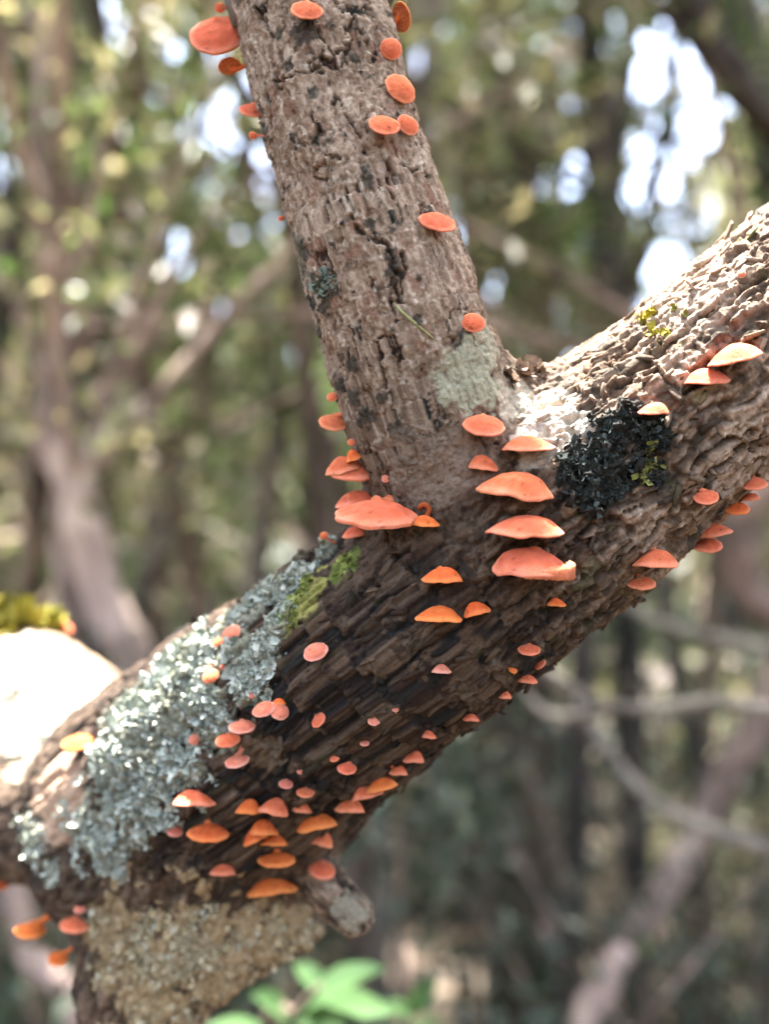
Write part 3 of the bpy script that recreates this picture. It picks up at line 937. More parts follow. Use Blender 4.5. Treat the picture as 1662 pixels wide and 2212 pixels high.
O, P_, A = M_CAP, M_CAP_PINK, M_CAP_AMBER
FUNGI = [
 (470, 75, 124, 76, -14, 'e', O, 'largest smooth orange cap jutting sideways from the top of the upright limb', None),
 (496, 143, 52, 46, -10, 'p', A, 'orange cap showing its honeycomb pores tucked under the largest smooth cap', None),
 (475, 17, 24, 28, -20, 'e', O, 'small orange button just above the largest smooth cap', None),
 (663, 22, 70, 36, 3, 'e', O, 'orange oval cap above a dark knot hole high on the upright limb', None),
 (868, 38, 64, 38, 82, 'p', A, 'amber cap hanging edge on by a thin curved stalk beside upright limb', None),
 (845, 106, 50, 52, 20, 'e', O, 'rounded fan shaped orange cap below the hanging amber cap on upright limb', None),
 (866, 191, 74, 50, 36, 'e', O, 'tilted oval salmon cap midway between fan shaped cap and paired caps', None),
 (831, 270, 70, 38, 10, 'e', O, 'smooth oval cap, the wider of a touching pair on upright limb', None),
 (882, 270, 52, 38, 36, 'e', O, 'narrow tilted cap, the smaller of a touching pair on upright limb', None),
 (544, 238, 56, 27, 3, 'e', O, 'thin oval cap with dark underside shadow below the honeycomb pored cap', None),
 (547, 293, 19, 27, 10, 'e', O, 'small red orange button under the thin oval cap on upright limb edge', None),
 (607, 472, 13, 14, 0, 'e', O, 'tiny red bead alone on the bare edge of upright limb', None),
 (946, 479, 82, 36, 13, 'e', O, 'pointed orange cap casting a brown shadow halfway down upright limb', None),
 (1023, 697, 52, 44, 8, 'e', O, 'round dark orange disc beside the pale green crust above the fork', None),
 (718, 857, 25, 20, -15, 'e', O, 'small orange cap above the shelf cluster on the upright limb edge', None),
 (721, 912, 66, 36, 5, 'e', O, 'convex orange cap with glowing margin standing clear above the shelf cluster', None),
 (759, 955, 17, 18, -10, 'e', O, 'tiny orange bead over the top of the shelf cluster', None),
 (762, 982, 36, 26, -20, 'd', A, 'small amber fold behind the uppermost caps of the shelf cluster', None),
 (738, 1002, 80, 38, -14, 'd', O, 'sloping orange cap overlapped from behind in the shelf cluster', None),
 (760, 1018, 106, 36, 3, 'e', O, 'long pale orange cap overlapping the sloping cap in the shelf cluster', None),
 (834, 1033, 21, 18, -25, 'e', P_, 'pale pink bud on bare bark beside the shelf cluster', None),
 (770, 1076, 96, 36, -6, 'd', O, 'peaked orange cap directly over the widest shelf in the cluster', None),
 (810, 1113, 176, 42, 2, 'e', O, 'widest long thin orange shelf with rounded edge at foot of upright limb', None),
 (921, 1124, 60, 25, 3, 'd', A, 'pale amber half dome with a curled stalk touching the widest shelf', None),
 (767, 1147, 57, 25, -9, 'd', O, 'small orange cap tucked beneath the widest shelf', None),
 (700, 1157, 19, 20, -30, 'e', O, 'tiny orange bead on the ridge behind the widest shelf', None),
 (1046, 918, 92, 46, 7, 'e', O, 'reddish oval cap with pitted top above the stack at the fork', None),
 (1141, 956, 114, 31, 0, 'd', O, 'thin flat orange cap touching the white crust at the fork', None),
 (1046, 998, 66, 34, 8, 'd', O, 'small peaked orange cap over the largest shell of the fork stack', None),
 (1114, 1044, 160, 56, 8, 'd', O, 'broad smooth orange shell, largest of the stack under the fork', None),
 (1133, 1133, 163, 46, 3, 'd', O, 'wide orange cap with wavy margin under the broad smooth shell', None),
 (1154, 1212, 178, 62, 4, 'd', O, 'torn red orange cap with ragged pore edge, lowest of the fork stack', None),
 (956, 1240, 88, 35, 0, 'd', A, 'amber half dome alone below the curled stalk cap', None),
 (948, 1324, 102, 36, 2, 'd', A, 'amber half dome touching a smaller tilted cap on the dark bark', None),
 (1029, 1313, 60, 31, -14, 'd', A, 'small tilted amber cap leaning against a wider half dome', None),
 (1203, 1299, 42, 19, 3, 'd', A, 'small pale amber dome alone below the torn red cap', None),
 (1584, 762, 114, 40, -9, 'd', O, 'bright orange cap with a visible stalk, higher of two on rising limb', None),
 (1526, 811, 100, 34, 2, 'd', O, 'bright orange curved cap just under the stalked cap on rising limb', None),
 (1413, 881, 67, 26, 2, 'd', O, 'small orange cap with stem nub above the black lichen', None),
 (1603, 593, 18, 18, 0, 'e', P_, 'pink bud in a bark crevice high on rising limb', None),
 (1526, 1073, 55, 34, 5, 'e', O, 'single orange oval cap on shaded flank of rising limb', None),
 (1628, 1044, 60, 28, 4, 'e', O, 'brown orange cap, uppermost along the underside edge of rising limb', None),
 (1621, 1072, 42, 16, -5, 'd', O, 'thin shaded cap wedged between two wider caps under rising limb', None),
 (1590, 1097, 60, 29, 10, 'e', A, 'shaded brownish cap under the thin wedged cap of rising limb', None),
 (1543, 1143, 76, 31, -9, 'd', O, 'lifted orange cap over a flatter one at underside of rising limb', None),
 (1527, 1176, 68, 34, 8, 'e', O, 'flat reddish cap beneath the lifted cap at underside of rising limb', None),
 (1415, 1204, 101, 40, 3, 'd', O, 'wide arched orange cap overhanging the ragged lower bark edge', None),
 (1386, 1259, 63, 28, 3, 'e', O, 'dull red cap hanging below the wide arched cap', None),
 (1144, 1403, 50, 24, 3, 'e', O, 'flat brownish oval cap on dark bark near the ragged lower edge', None),
 (954, 1443, 42, 20, 2, 'd', P_, 'single dull pink cap on the dark belly of lower limb', None),
 (1109, 1446, 20, 14, 28, 'e', A, 'tiny tilted amber bead near the lower limb edge', None),
 (1167, 1434, 29, 16, -38, 'e', O, 'small upright orange flap on the lower limb edge', None),
 (1140, 1465, 43, 18, 5, 'd', O, 'thin orange cap poking out beneath the small upright flap', None),
 (1018, 1548, 37, 16, 3, 'd', O, 'thin orange cap alone on the underside edge of lower limb', None),
 (1092, 1500, 28, 16, 3, 'd', O, 'dark red cap in deep shade on the underside edge', None),
 (455, 1460, 38, 30, -30, 'e', O, 'red orange cap alone among the grey green lichen', None),
 (481, 1440, 13, 13, 0, 'e', P_, 'tiny pink bead on dark belly bark of lower limb', 'tiny pink beads'),
 (545, 1501, 17, 17, 0, 'e', P_, 'tiny pink bead on dark belly bark of lower limb', 'tiny pink beads'),
 (570, 1531, 52, 32, -22, 'e', P_, 'pinkish cap joined to its twin at the lichen margin', None),
 (603, 1535, 46, 38, 32, 'e', P_, 'broader pinkish twin cap drooping at the lichen margin', None),
 (602, 1514, 32, 14, 0, 'd', A, 'yellow amber fold peeping over the pink twin caps', None),
 (523, 1569, 58, 29, -3, 'e', P_, 'salmon oval cap, upper of two touching at lichen margin', None),
 (492, 1598, 54, 32, -10, 'e', O, 'orange oval cap, under the salmon cap it touches at lichen margin', None),
 (419, 1597, 25, 24, -40, 'e', P_, 'pink button surrounded by grey green lichen', None),
 (512, 1644, 53, 27, -14, 'e', P_, 'tilted salmon cap on bare brown bark beside the lichen', None),
 (688, 1555, 36, 24, -50, 'e', O, 'steeply tilted orange cap on mossy bark of lower limb', None),
 (808, 1557, 27, 20, 3, 'e', P_, 'pale pink oval button on mossy dark bark of lower limb', None),
 (855, 1531, 15, 15, 0, 'e', P_, 'tiny pink bead on dark belly bark of lower limb', 'tiny pink beads'),
 (788, 1604, 21, 13, 0, 'e', P_, 'tiny pink bead on dark belly bark of lower limb', 'tiny pink beads'),
 (750, 1659, 42, 27, 5, 'e', O, 'rounded orange cap alone uphill of the crowded shelf rows', None),
 (723, 1638, 21, 12, -18, 'e', O, 'small orange sliver beside the rounded cap uphill of the rows', None),
 (649, 1665, 15, 16, 0, 'e', P_, 'tiny pink bead on dark belly bark of lower limb', 'tiny pink beads'),
 (618, 1692, 31, 22, 5, 'e', P_, 'small salmon button over the crowded shelf rows', None),
 (660, 1711, 39, 22, 2, 'e', O, 'small orange cap, upper of a stacked pair by the shelf rows', None),
 (654, 1741, 44, 27, 6, 'd', O, 'small orange cap, lower of a stacked pair by the shelf rows', None),
 (421, 1722, 93, 35, 2, 'd', O, 'wide domed cap with pink margin under the lichen', None),
 (537, 1740, 57, 34, 2, 'd', A, 'amber dome touching a browner twin in the shelf rows', None),
 (593, 1739, 66, 40, 12, 'd', O, 'brown orange drooping dome beside the amber dome in shelf rows', None),
 (379, 1793, 38, 28, 0, 'e', P_, 'small salmon button beside the long amber loaf shaped cap', None),
 (450, 1798, 91, 36, 2, 'e', A, 'long amber loaf shaped cap below the pink margined dome', None),
 (572, 1785, 62, 36, 2, 'd', A, 'upper amber dome of an overlapping trio in shelf rows', None),
 (548, 1803, 56, 32, -22, 'd', A, 'tilted amber cap in front of an overlapping trio', None),
 (592, 1813, 58, 25, 2, 'd', A, 'lowest flat cap of an overlapping trio in shelf rows', None),
 (482, 1876, 57, 27, 2, 'd', O, 'single dim orange cap in the dark hollow above the tan ledge', None),
 (598, 1856, 81, 30, 0, 'e', A, 'dim flat shelf between the trio and the lowest shelf', None),
 (588, 1911, 107, 38, -6, 'd', A, 'wide lowest orange shelf in the dark hollow by the stub', None),
 (684, 1773, 88, 36, -10, 'd', A, 'wide shaded amber shelf at the corner above the stub', None),
 (698, 1811, 47, 32, 14, 'd', O, 'ragged red orange cap hanging between shaded shelf and stub', None),
 (757, 1738, 64, 32, 3, 'd', O, 'shaded brown cap on the lower limb edge above the stub', None),
 (792, 1708, 70, 29, -14, 'd', O, 'under cap of an overlapping pair on the lower limb edge', None),
 (823, 1692, 70, 29, -14, 'd', A, 'outer cap of an overlapping pair on the lower limb edge', None),
 (861, 1662, 41, 22, 3, 'd', O, 'small brown orange cap between the overlapping pair and a red cap', None),
 (894, 1633, 47, 27, 2, 'd', O, 'dull red cap standing out from the lower limb edge', None),
 (928, 1585, 31, 17, 5, 'd', O, 'small brown orange cap alone up the lower limb edge', None),
 (696, 1878, 60, 40, 12, 'e', O, 'bright orange cap perched on the pale broken stub', None),
 (682, 1407, 56, 40, -26, 'e', P_, 'fan shaped pink cap on sloping top of lower limb', None),
 (500, 1367, 44, 32, -36, 'e', P_, 'tilted salmon cap on lichen with a smaller cap attached', None),
 (472, 1387, 27, 20, -30, 'e', O, 'small cap beside the tilted salmon cap on lichen', None),
 (168, 1603, 68, 32, -8, 'e', A, 'yellow orange cap on lichen over the pale swollen knot', None),
 (131, 1357, 52, 34, 16, 'e', O, 'orange cap on top of the sunlit white limb', None),
 (65, 2009, 68, 34, 5, 'e', A, 'amber cap jutting from the knot edge over a pink stem', None),
 (164, 1996, 68, 35, 0, 'e', O, 'salmon orange oval cap on the shaded base under the knot', None),
 (173, 1961, 27, 22, -20, 'e', P_, 'small dull pink button above the salmon oval cap', None),
 (126, 2070, 44, 32, 5, 'e', A, 'deep amber cap at the lowest edge of the shaded base', None),
 (3, 1907, 34, 32, 0, 'e', A, 'orange cap at the tip of the knot edge above amber cap', None),
]
for i, (x, y, w, h, rot, kind, m, label, grp) in enumerate(FUNGI):
    fungus(x, y, w, h, rot, kind, m, label, grp, seed=100 + i, wav=0.06 if w > 150 else 0.035, depth_add=0.002 if 'lichen' in label and x < 700 else (0.004 if x < 830 and 940 < y < 1165 else (0.0015 if x > 720 and y > 1600 and w > 27 else 0.0)))
    if label.startswith('torn'):
        # ragged torn margin with open pores
        f = FRAME; tv = []; m_ = 34; r_ = np.random.default_rng(4)
        for k in range(m_):
            ph = math.radians(2 + 100 * k / (m_ - 1))
            top_ = f['H'] * (0.10 + 0.30 * (1 - k / m_) + 0.10 * r_.random() * (k % 2))
            for rad, z in ((0.84, top_ + f['H'] * 0.10), (0.985, top_), (1.0, top_ - f['H'] * 0.08), (1.01, -f['T'] * 0.6 - f['H'] * (0.04 + 0.08 * r_.random())), (0.9, -f['T'] * 1.0)):
                tv.append(f['c'] + f['X'] * f['a'] * rad * math.cos(ph) + f['Y'] * f['b'] * rad * math.sin(ph) + f['Z'] * z)
        tf = [(k * 5 + j, (k + 1) * 5 + j, (k + 1) * 5 + j + 1, k * 5 + j + 1) for k in range(m_ - 1) for j in range(4)]
        color_attr(mesh_np('torn_margin', np.array([list(v) for v in tv]), np.array(tf), M_CAP, f['e']), np.tile(np.array([[1.0, 1.2, 1.3]]), (len(tv), 1)) * r_.uniform(0.7, 1.25, (len(tv), 1)))
    if 'curled stalk touching' in label:
        dq = (FRAME['c'] - CAM).dot(FWD) + 0.0015
        SV, SF, SC = tube([at(921, 1116, dq), at(928, 1100, dq), at(918, 1090, dq), at(908, 1096, dq + .001), at(905, 1110, dq + .005)], [0.0005, 0.0006, 0.0006, 0.0006, 0.0006], 8, 0, 0, 4)
        color_attr(mesh_np('curled_stalk', SV, np.concatenate([SF[:, [0, 1, 2]], SF[:, [0, 2, 3]]]), M_CAP_AMBER, FRAME['e']), np.full((len(SV), 3), 0.5))

# ---------------------------------------------------------------- lichen and moss tufts
def flakes(name, spots, count, size, cols, mat, label, cat, seed, up=0.9, nudge=0.0, spread=0.9, thin=0.75, nz=1.5):
    """ruffled lobes sitting on the bark inside the given spots"""
    rng = np.random.default_rng(seed)
    pts = []
    for (x, y, r) in spots:
        loc, nn = hit(x, y)
        if not loc: continue
        rad = px((loc - CAM).dot(FWD), r)
        dd = np.linalg.norm(bark_v - np.array(loc, dtype=np.float32), axis=1) / rad
        cand = np.where(dd < spread * 1.6)[0]
        prob = sstep(0.15, 0.75, 1.1 - dd[cand] + nz * fbm(bark_v[cand] * 1000 / 8.0, 4, seed))
        pts.append(cand[rng.random(len(cand)) < prob * 0.6])
    idx = np.unique(np.concatenate(pts))
    idx = rng.choice(idx, min(count, len(idx)), replace=False)
    n = len(idx)
    p = bark_v[idx]; nr = bn[idx]
    t = rng.normal(size=(n, 3)); t -= (t * nr).sum(1, keepdims=True) * nr
    t /= np.linalg.norm(t, axis=1, keepdims=True); bt = np.cross(nr, t)
    sz = size * np.clip(rng.lognormal(-0.4, 0.45, n), 0.3, 1.9)
    V = np.zeros((n, 9, 3)); 
    lift = rng.uniform(0.1, up, n)
    for a_ in range(3):
        for b_ in range(3):
            u = a_ / 2.0; v = b_ - 1.0
            wdt = (0.35, 0.62, 0.5)[a_]
            z = lift * u ** 1.5 * 0.9 + abs(v) * 0.28 * rng.uniform(0.2, 1.2, n) + rng.normal(0, 0.10, n)
            V[:, a_ * 3 + b_] = p + (t * (u + rng.normal(0, .08, n))[:, None] + bt * (v * wdt + rng.normal(0, .10, n))[:, None] + nr * z[:, None]) * sz[:, None] - nr * (sz * 0.12 - nudge)[:, None]
    q = [(0, 1, 4, 3), (1, 2, 5, 4), (3, 4, 7, 6), (4, 5, 8, 7)]
    F = (np.arange(n)[:, None, None] * 9 + np.array(q)[None]).reshape(-1, 4)
    base = p.mean(0)
    o = mesh_np(name, V.reshape(-1, 3) - base, F, mat)
    o.location = base
    c = np.array(cols, dtype=np.float32)
    k = rng.random(n) * (len(c) - 1); i0 = np.floor(k).astype(int); f = (k - i0)[:, None]
    cc = c[i0] * (1 - f) + c[np.minimum(i0 + 1, len(c) - 1)] * f
    color_attr(o, np.repeat(cc * 0.64, 9, 0))
    tag(o, label, cat)
    return o

flakes('foliose_lichen', LICHEN_SPOTS, 19000, 0.00115, [(0.22, 0.25, 0.21), (0.48, 0.53, 0.46), (0.60, 0.65, 0.58), (0.70, 0.73, 0.67)], M_LICHEN,
       'ruffled grey green lichen sheet covering the top of the lower limb', 'lichen', 5, 1.0, nz=2.8)
flakes('black_lichen', BLACK, 13000, 0.0008, [(0.012, 0.014, 0.014), (0.018, 0.022, 0.02), (0.03, 0.04, 0.036), (0.09, 0.115, 0.11)], M_LICHEN,
       'fluffy black lichen mat frosted grey beside the fork', 'lichen', 6, 1.6, nz=0.9)
flakes('yellow_moss', [(1398, 688, 22), (1425, 725, 20)], 420, 0.0009, [(0.36, 0.30, 0.03), (0.50, 0.44, 0.06), (0.30, 0.22, 0.03)], M_LICHEN,
       'bright yellow moss tuft on sunlit bark of rising limb', 'moss', 7, 1.6)
flakes('yellow_moss', [(1478, 678, 16), (1462, 668, 12)], 220, 0.0008, [(0.22, 0.21, 0.03), (0.34, 0.33, 0.05)], M_LICHEN,
       'smaller olive moss tuft in a crevice next to yellow moss', 'moss', 8, 1.6)
flakes('green_moss', [(745, 1215, 30), (625, 1310, 40), (655, 1275, 35)], 2200, 0.0008, [(0.16, 0.22, 0.04), (0.30, 0.36, 0.08), (0.42, 0.46, 0.16)], M_LICHEN,
       'lime green moss cushion between the lichen sheet and the upright limb', 'moss', 9, 1.4)
flakes('green_moss', [(1400, 1010, 20), (1385, 1035, 16), (1410, 960, 12)], 260, 0.0011, [(0.20, 0.20, 0.04), (0.36, 0.36, 0.12)], M_LICHEN,
       'pale yellow green moss sprigs growing in the black lichen', 'moss', 10, 1.8)
flakes('tree_moss', [(85, 1352, 45), (50, 1345, 60), (10, 1340, 60)], 1600, 0.0034, [(0.16, 0.15, 0.02), (0.28, 0.25, 0.03), (0.36, 0.30, 0.04)], M_LICHEN,
       'tall olive yellow moss cushion on the sunlit white limb', 'moss', 11, 2.2)
flakes('grey_lichen', [(708, 605, 26), (690, 625, 18)], 420, 0.0009, [(0.10, 0.12, 0.10), (0.30, 0.36, 0.30)], M_LICHEN,
       'small grey green lichen rosette on the upright limb', 'lichen', 12, 1.3)
flakes('crust_lichen', [(420, 2090, 150), (560, 2060, 120), (330, 2170, 110), (470, 2150, 90), (250, 2060, 90), (640, 2020, 60)], 2600, 0.0011, [(0.30, 0.24, 0.13), (0.56, 0.46, 0.28), (0.66, 0.56, 0.38), (0.58, 0.56, 0.44)], M_LICHEN,
       'tan crusty lichen scales covering the ledge below the shelf rows', 'lichen', 13, nz=2.2)
strand = [hit(x, y)[0] for x, y in ((850, 655), (866, 672), (885, 690), (908, 708), (936, 732))]
ms = tube_ob('moss_strand', [p - FWD * 0.0004 for p in strand], [0.0002, 0.0003, 0.0004, 0.0003, 0.0002], M_LICHEN, None, 6, 0.5, 9, 5)
color_attr(ms, np.tile(np.array([[0.20, 0.20, 0.09]]), (len(ms.data.vertices), 1)))
tag(ms, 'thin pale green moss strand lying on the upright limb', 'moss')
# loose bark scales on the rough limbs
rough = np.where((wl[:, 1] > 0.7))[0]
rs_ = np.random.default_rng(21)
def bark_scales(count, size, seed):
    rng = np.random.default_rng(seed)
    idx = rng.choice(rough, count, replace=False)
    n = count
    p = bark_v[idx]; nr = bn[idx]
    axv = np.array((at(1500, 858, D0 + .025) - at(690, 1490, D0 + .048)).normalized())
    t = axv[None] * rng.choice([-1, 1], n)[:, None] + rng.normal(0, 0.35, (n, 3)); t -= (t * nr).sum(1, keepdims=True) * nr
    t /= np.linalg.norm(t, axis=1, keepdims=True); bt = np.cross(nr, t)
    sz = size * rng.uniform(0.5, 1.5, n)
    V = np.zeros((n, 12, 3)); lift = rng.uniform(-0.05, 0.40, n)
    for lay_ in (0, 1):
        for a_ in range(3):
            for b_ in range(2):
                u = (a_ - 0.8); v = (b_ - 0.5)
                z = lift * (a_ / 2.0) ** 1.5 - lay_ * 0.22 + rng.normal(0, .03, n)
                V[:, lay_ * 6 + a_ * 2 + b_] = p + (t * (u + rng.normal(0, .16, n))[:, None] + bt * (v * 0.62 * (1, 1, 0.7)[a_] + rng.normal(0, .08, n))[:, None] + nr * z[:, None]) * sz[:, None]
    q = [(0, 2, 3, 1), (2, 4, 5, 3), (6, 7, 9, 8), (8, 9, 11, 10), (0, 1, 7, 6), (4, 10, 11, 5), (0, 6, 8, 2), (2, 8, 10, 4), (1, 3, 9, 7), (3, 5, 11, 9)]
    F = (np.arange(n)[:, None, None] * 12 + np.array(q)[None]).reshape(-1, 4)
    o = mesh_np('bark_scales', V.reshape(-1, 3), F, M_BARK, main, smooth=False)
    color_attr(o, np.repeat(tint[idx] * rng.uniform(0.7, 1.25, n)[:, None], 12, 0))
    tag(o, kind='stuff')
bark_scales(1100, 0.0020, 31)

# ragged bark lifting in the crotch
flakes('loose_bark', [(1100, 808, 16), (1125, 804, 16), (1150, 802, 16), (1175, 806, 16)], 260, 0.0018, [(0.16, 0.10, 0.065), (0.30, 0.19, 0.12), (0.42, 0.30, 0.22)], M_BARK,
       'ragged brown loose bark lifting in the crotch of the fork', 'bark', 14, 1.4, nz=0.6)


# ---------------------------------------------------------------- the rest of the forked tree, out of the picture
def P3(k, i): return Vector(LIMBS[k][i][0])
def extend(k, i0, i1):
    return (P3(k, i0) - P3(k, i1)).normalized()
def crown_leaves(name, centres, radius, per, size, mat, parent, seed, gap=None, flat=0.7):
    """leaves in loose sprays round twig ends"""
    rng = np.random.default_rng(seed)
    c = np.repeat(np.array(centres), per, 0)
    off = rng.normal(size=(len(c), 3)); off *= (radius * rng.random(len(c)) ** 0.5 / (np.linalg.norm(off, axis=1) + 1e-9))[:, None]
    off[:, 2] *= flat
    c = c + off
    keep = c[:, 2] > 0.03
    c = c[keep]
    if gap is not None: c = c[gap(c, size)]
    if not len(c): return None
    V, F = leaf_arrays(c, size * rng.uniform(0.6, 1.4, len(c)), rng)
    return mesh_np(name, V, F, mat, parent, smooth=False)

# where sky shows between the leaves (photograph), and where sun reaches the limbs
GAPS = [(1395, 95, 22), (1440, 60, 16), (1405, 165, 40), (1450, 130, 45), (1390, 190, 26), (1510, 180, 26), (1530, 260, 34), (1500, 300, 44), (1480, 330, 36),
        (1575, 230, 10), (1400, 330, 32), (1395, 380, 40), (1380, 420, 36), (1440, 400, 24), (1320, 240, 14), (1325, 320, 24), (1250, 370, 28), (1240, 400, 18),
        (1160, 395, 26), (1108, 340, 10), (1238, 235, 8), (1435, 575, 48), (1340, 630, 26), (1370, 660, 24), (1030, 580, 16), (1080, 600, 10), (995, 500, 22), (1060, 640, 12),
        (908, 140, 26), (1290, 110, 8), (1215, 415, 10), (1500, 120, 12),
        (465, 285, 34), (500, 320, 22), (540, 330, 26), (560, 370, 34), (572, 405, 30), (520, 180, 24), (545, 210, 26), (490, 230, 16), (440, 250, 12), (385, 285, 12),
        (370, 112, 12), (340, 210, 10), (300, 180, 8), (470, 115, 10), (130, 85, 18), (140, 125, 18), (215, 30, 26), (240, 70, 16), (70, 345, 10), (100, 375, 12), (10, 400, 26), (5, 350, 14),
        (145, 668, 12), (580, 480, 14), (520, 505, 10), (590, 770, 10), (635, 765, 10), (668, 765, 14), (660, 660, 18), (385, 570, 18), (375, 520, 14), (220, 710, 14), (470, 670, 10)]
GAPN = np.array(GAPS, dtype=float)
BIG = GAPN[GAPN[:, 2] >= 28]
def proj(c):
    d = c - np.array(CAM)
    z = d @ np.array(FWD)
    x = 831 * (1 + (d @ np.array(RIGHT)) / np.maximum(z, 1e-3) / TANH)
    y = 1106 - 831 * (d @ np.array(UP)) / np.maximum(z, 1e-3) / TANH
    return x, y, z
def sky_gap(c, size=0.05):
    """false for leaves that would close one of the sky gaps"""
    x, y, z = proj(c)
    ok = np.ones(len(c), dtype=bool)
    near = np.where((z > 0.5) & (x > -60) & (x < 1720) & (y > -60) & (y < 850))[0]
    if not len(near): return ok
    grow = 3 + 0.32 * size / (z[near] * TANH) * 831
    d = np.hypot(x[near][:, None] - GAPN[None, :, 0], y[near][:, None] - GAPN[None, :, 1])
    ok[near] = ~(d < GAPN[None, :, 2] * 0.72 + grow[:, None]).any(1)
    return ok

SUNLIT = [(1560, 560, 0.030), (1440, 640, 0.026), (1340, 740, 0.022), (1200, 870, 0.004), (1240, 845, 0.005), (480, 1380, 0.030), (400, 1440, 0.035), (300, 1520, 0.04), (100, 1480, 0.070), (20, 1450, 0.07),
          (130, 1680, 0.035), (220, 1610, 0.04), (640, 1290, 0.012)]
SUN_PTS = []
for x, y, r in SUNLIT:
    l, n_ = hit(x, y)
    if l: SUN_PTS.append((np.array(l), r))
SHADE_PTS = [np.array(hit(x, y)[0]) for x, y in ((600, -40), (680, -60), (760, -30), (560, 20), (640, 60), (700, 80), (660, -10), (740, -10), (640, 20), (720, 20), (790, 60), (1110, 1050), (1120, 960), (1050, 920), (1140, 1130), (1150, 1200), (940, 1240), (940, 1320), (1560, 770), (1500, 810), (1410, 880), (820, 200), (850, 280), (690, 150), (740, 300), (800, 450), (830, 560), (880, 700), (920, 850), (960, 1000), (1250, 1150), (1500, 950), (760, 1500), (560, 1750), (1100, 1250), (640, 60), (1600, 850))
             if hit(x, y)[0]]
SUN_PTS.append((np.array(at(650, 2170, 0.6)), 0.05)); SUN_PTS.append((np.array(at(560, 2200, 0.6)), 0.04)); SUN_PTS.append((np.array(at(770, 2130, 0.6)), 0.04))
SHADE_PTS += [np.array(hit(x, y)[0] - FWD * o_) for x, y in ((1070, 1040), (1115, 1035), (1160, 1040), (1100, 950), (1150, 950), (1046, 915), (1090, 1130), (1135, 1125), (1180, 1130), (1100, 1205), (1160, 1200), (1210, 1210), (1250, 1215), (1560, 760), (1600, 755), (1500, 805), (1545, 805), (1413, 878)) for o_ in (0.005, 0.011)]
SD = np.array(SUN_DIR)
def sun_ok(c, size=0.05):
    """false for leaves that would stand in the sun of the lit places"""
    ok = np.ones(len(c), dtype=bool)
    for p, r in SUN_PTS:
        d = c - p
        t = d @ SD
        q2 = (d * d).sum(1) - t * t
        ok &= ~((q2 < (r + 0.004 + 0.35 * size) ** 2) & (t > 0))
    return ok
def both(c, size=0.05):
    return sky_gap(c, size) & sun_ok(c, size)

up_dir = extend('V', 0, 6)
v_end = P3('V', 0)
top_pts = [v_end - up_dir * 0.02, v_end + up_dir * 0.06 + Vector((0.004, 0.02, 0)), v_end + Vector((-0.01, 0.13, 0.32)), v_end + Vector((0.03, 0.26, 0.85)), v_end + Vector((0.08, 0.30, 1.5)), v_end + Vector((0.12, 0.25, 2.2))]
tube_ob('upper_limb', top_pts, [0.0205, 0.020, 0.019, 0.016, 0.011, 0.004], M_STEM_GREY, main, 12, 0.1, 3)
r_dir = extend('LR', 0, 5)
r_end = P3('LR', 0)
rl_pts = [r_end - r_dir * 0.02, r_end + r_dir * 0.3, r_end + r_dir * 0.8 + Vector((0, 0.1, 0.25)), r_end + r_dir * 1.3 + Vector((0, 0.1, 0.6))]
tube_ob('rising_limb', rl_pts, [0.0275, 0.025, 0.018, 0.006], M_STEM_GREY, main, 12, 0.1, 4)
k_dir = extend('K', -1, 3)
tube_ob('side_limb', [P3('K', -1) - k_dir * 0.02, P3('K', -1) + k_dir * 0.3, P3('K', -1) + k_dir * 0.7 + Vector((0, 0.1, 0.2))], [0.028, 0.02, 0.006], M_STEM_GREY, main, 12, 0.1, 5)
w_dir = extend('W', -1, 3)
tube_ob('side_limb', [P3('W', -1) - w_dir * 0.02, P3('W', -1) + w_dir * 0.4 + Vector((0, 0, 0.1)), P3('W', -1) + w_dir * 0.9 + Vector((0, 0.1, 0.6))], [0.03, 0.024, 0.008], M_STEM_GREY, main, 12, 0.1, 6)
t_end = P3('T', -1)
tube_ob('trunk', [t_end + Vector((0, 0, 0.02)), t_end + Vector((0.0, 0.01, -0.3)), Vector((main.location.x, main.location.y, 0.35)), Vector((main.location.x, main.location.y, -0.12))], [0.022, 0.032, 0.048, 0.075], M_STEM_BROWN, main, 16, 0.15, 7)
cr = []
rng0 = np.random.default_rng(77)
for base_pts in (top_pts, rl_pts):
    for k in range(46):
        t = rng0.uniform(0.45, 1.0) * (len(base_pts) - 1); i = min(int(t), len(base_pts) - 2)
        p = Vector(base_pts[i]).lerp(Vector(base_pts[i + 1]), t - i)
        cr.append(np.array(p) + rng0.normal(0, 0.20, 3) + np.array([0, 0, 0.1]))
sh = []
for p in SHADE_PTS:          # unseen leaf clusters added up the sun's rays to shade these parts
    for k in range(3):
        sh.append(p + SD * rng0.uniform(0.5, 1.3) + rng0.normal(0, 0.006, 3))
cr = [c for c in cr if c[2] > CAM.z + 0.45]
crown_leaves('crown', cr, 0.085, 60, 0.034, M_LEAF, main, 5, both)
crown_leaves('crown', sh, 0.032, 40, 0.022, M_LEAF, main, 6, both)  # clusters added out of view to block the sun, not grown on twigs

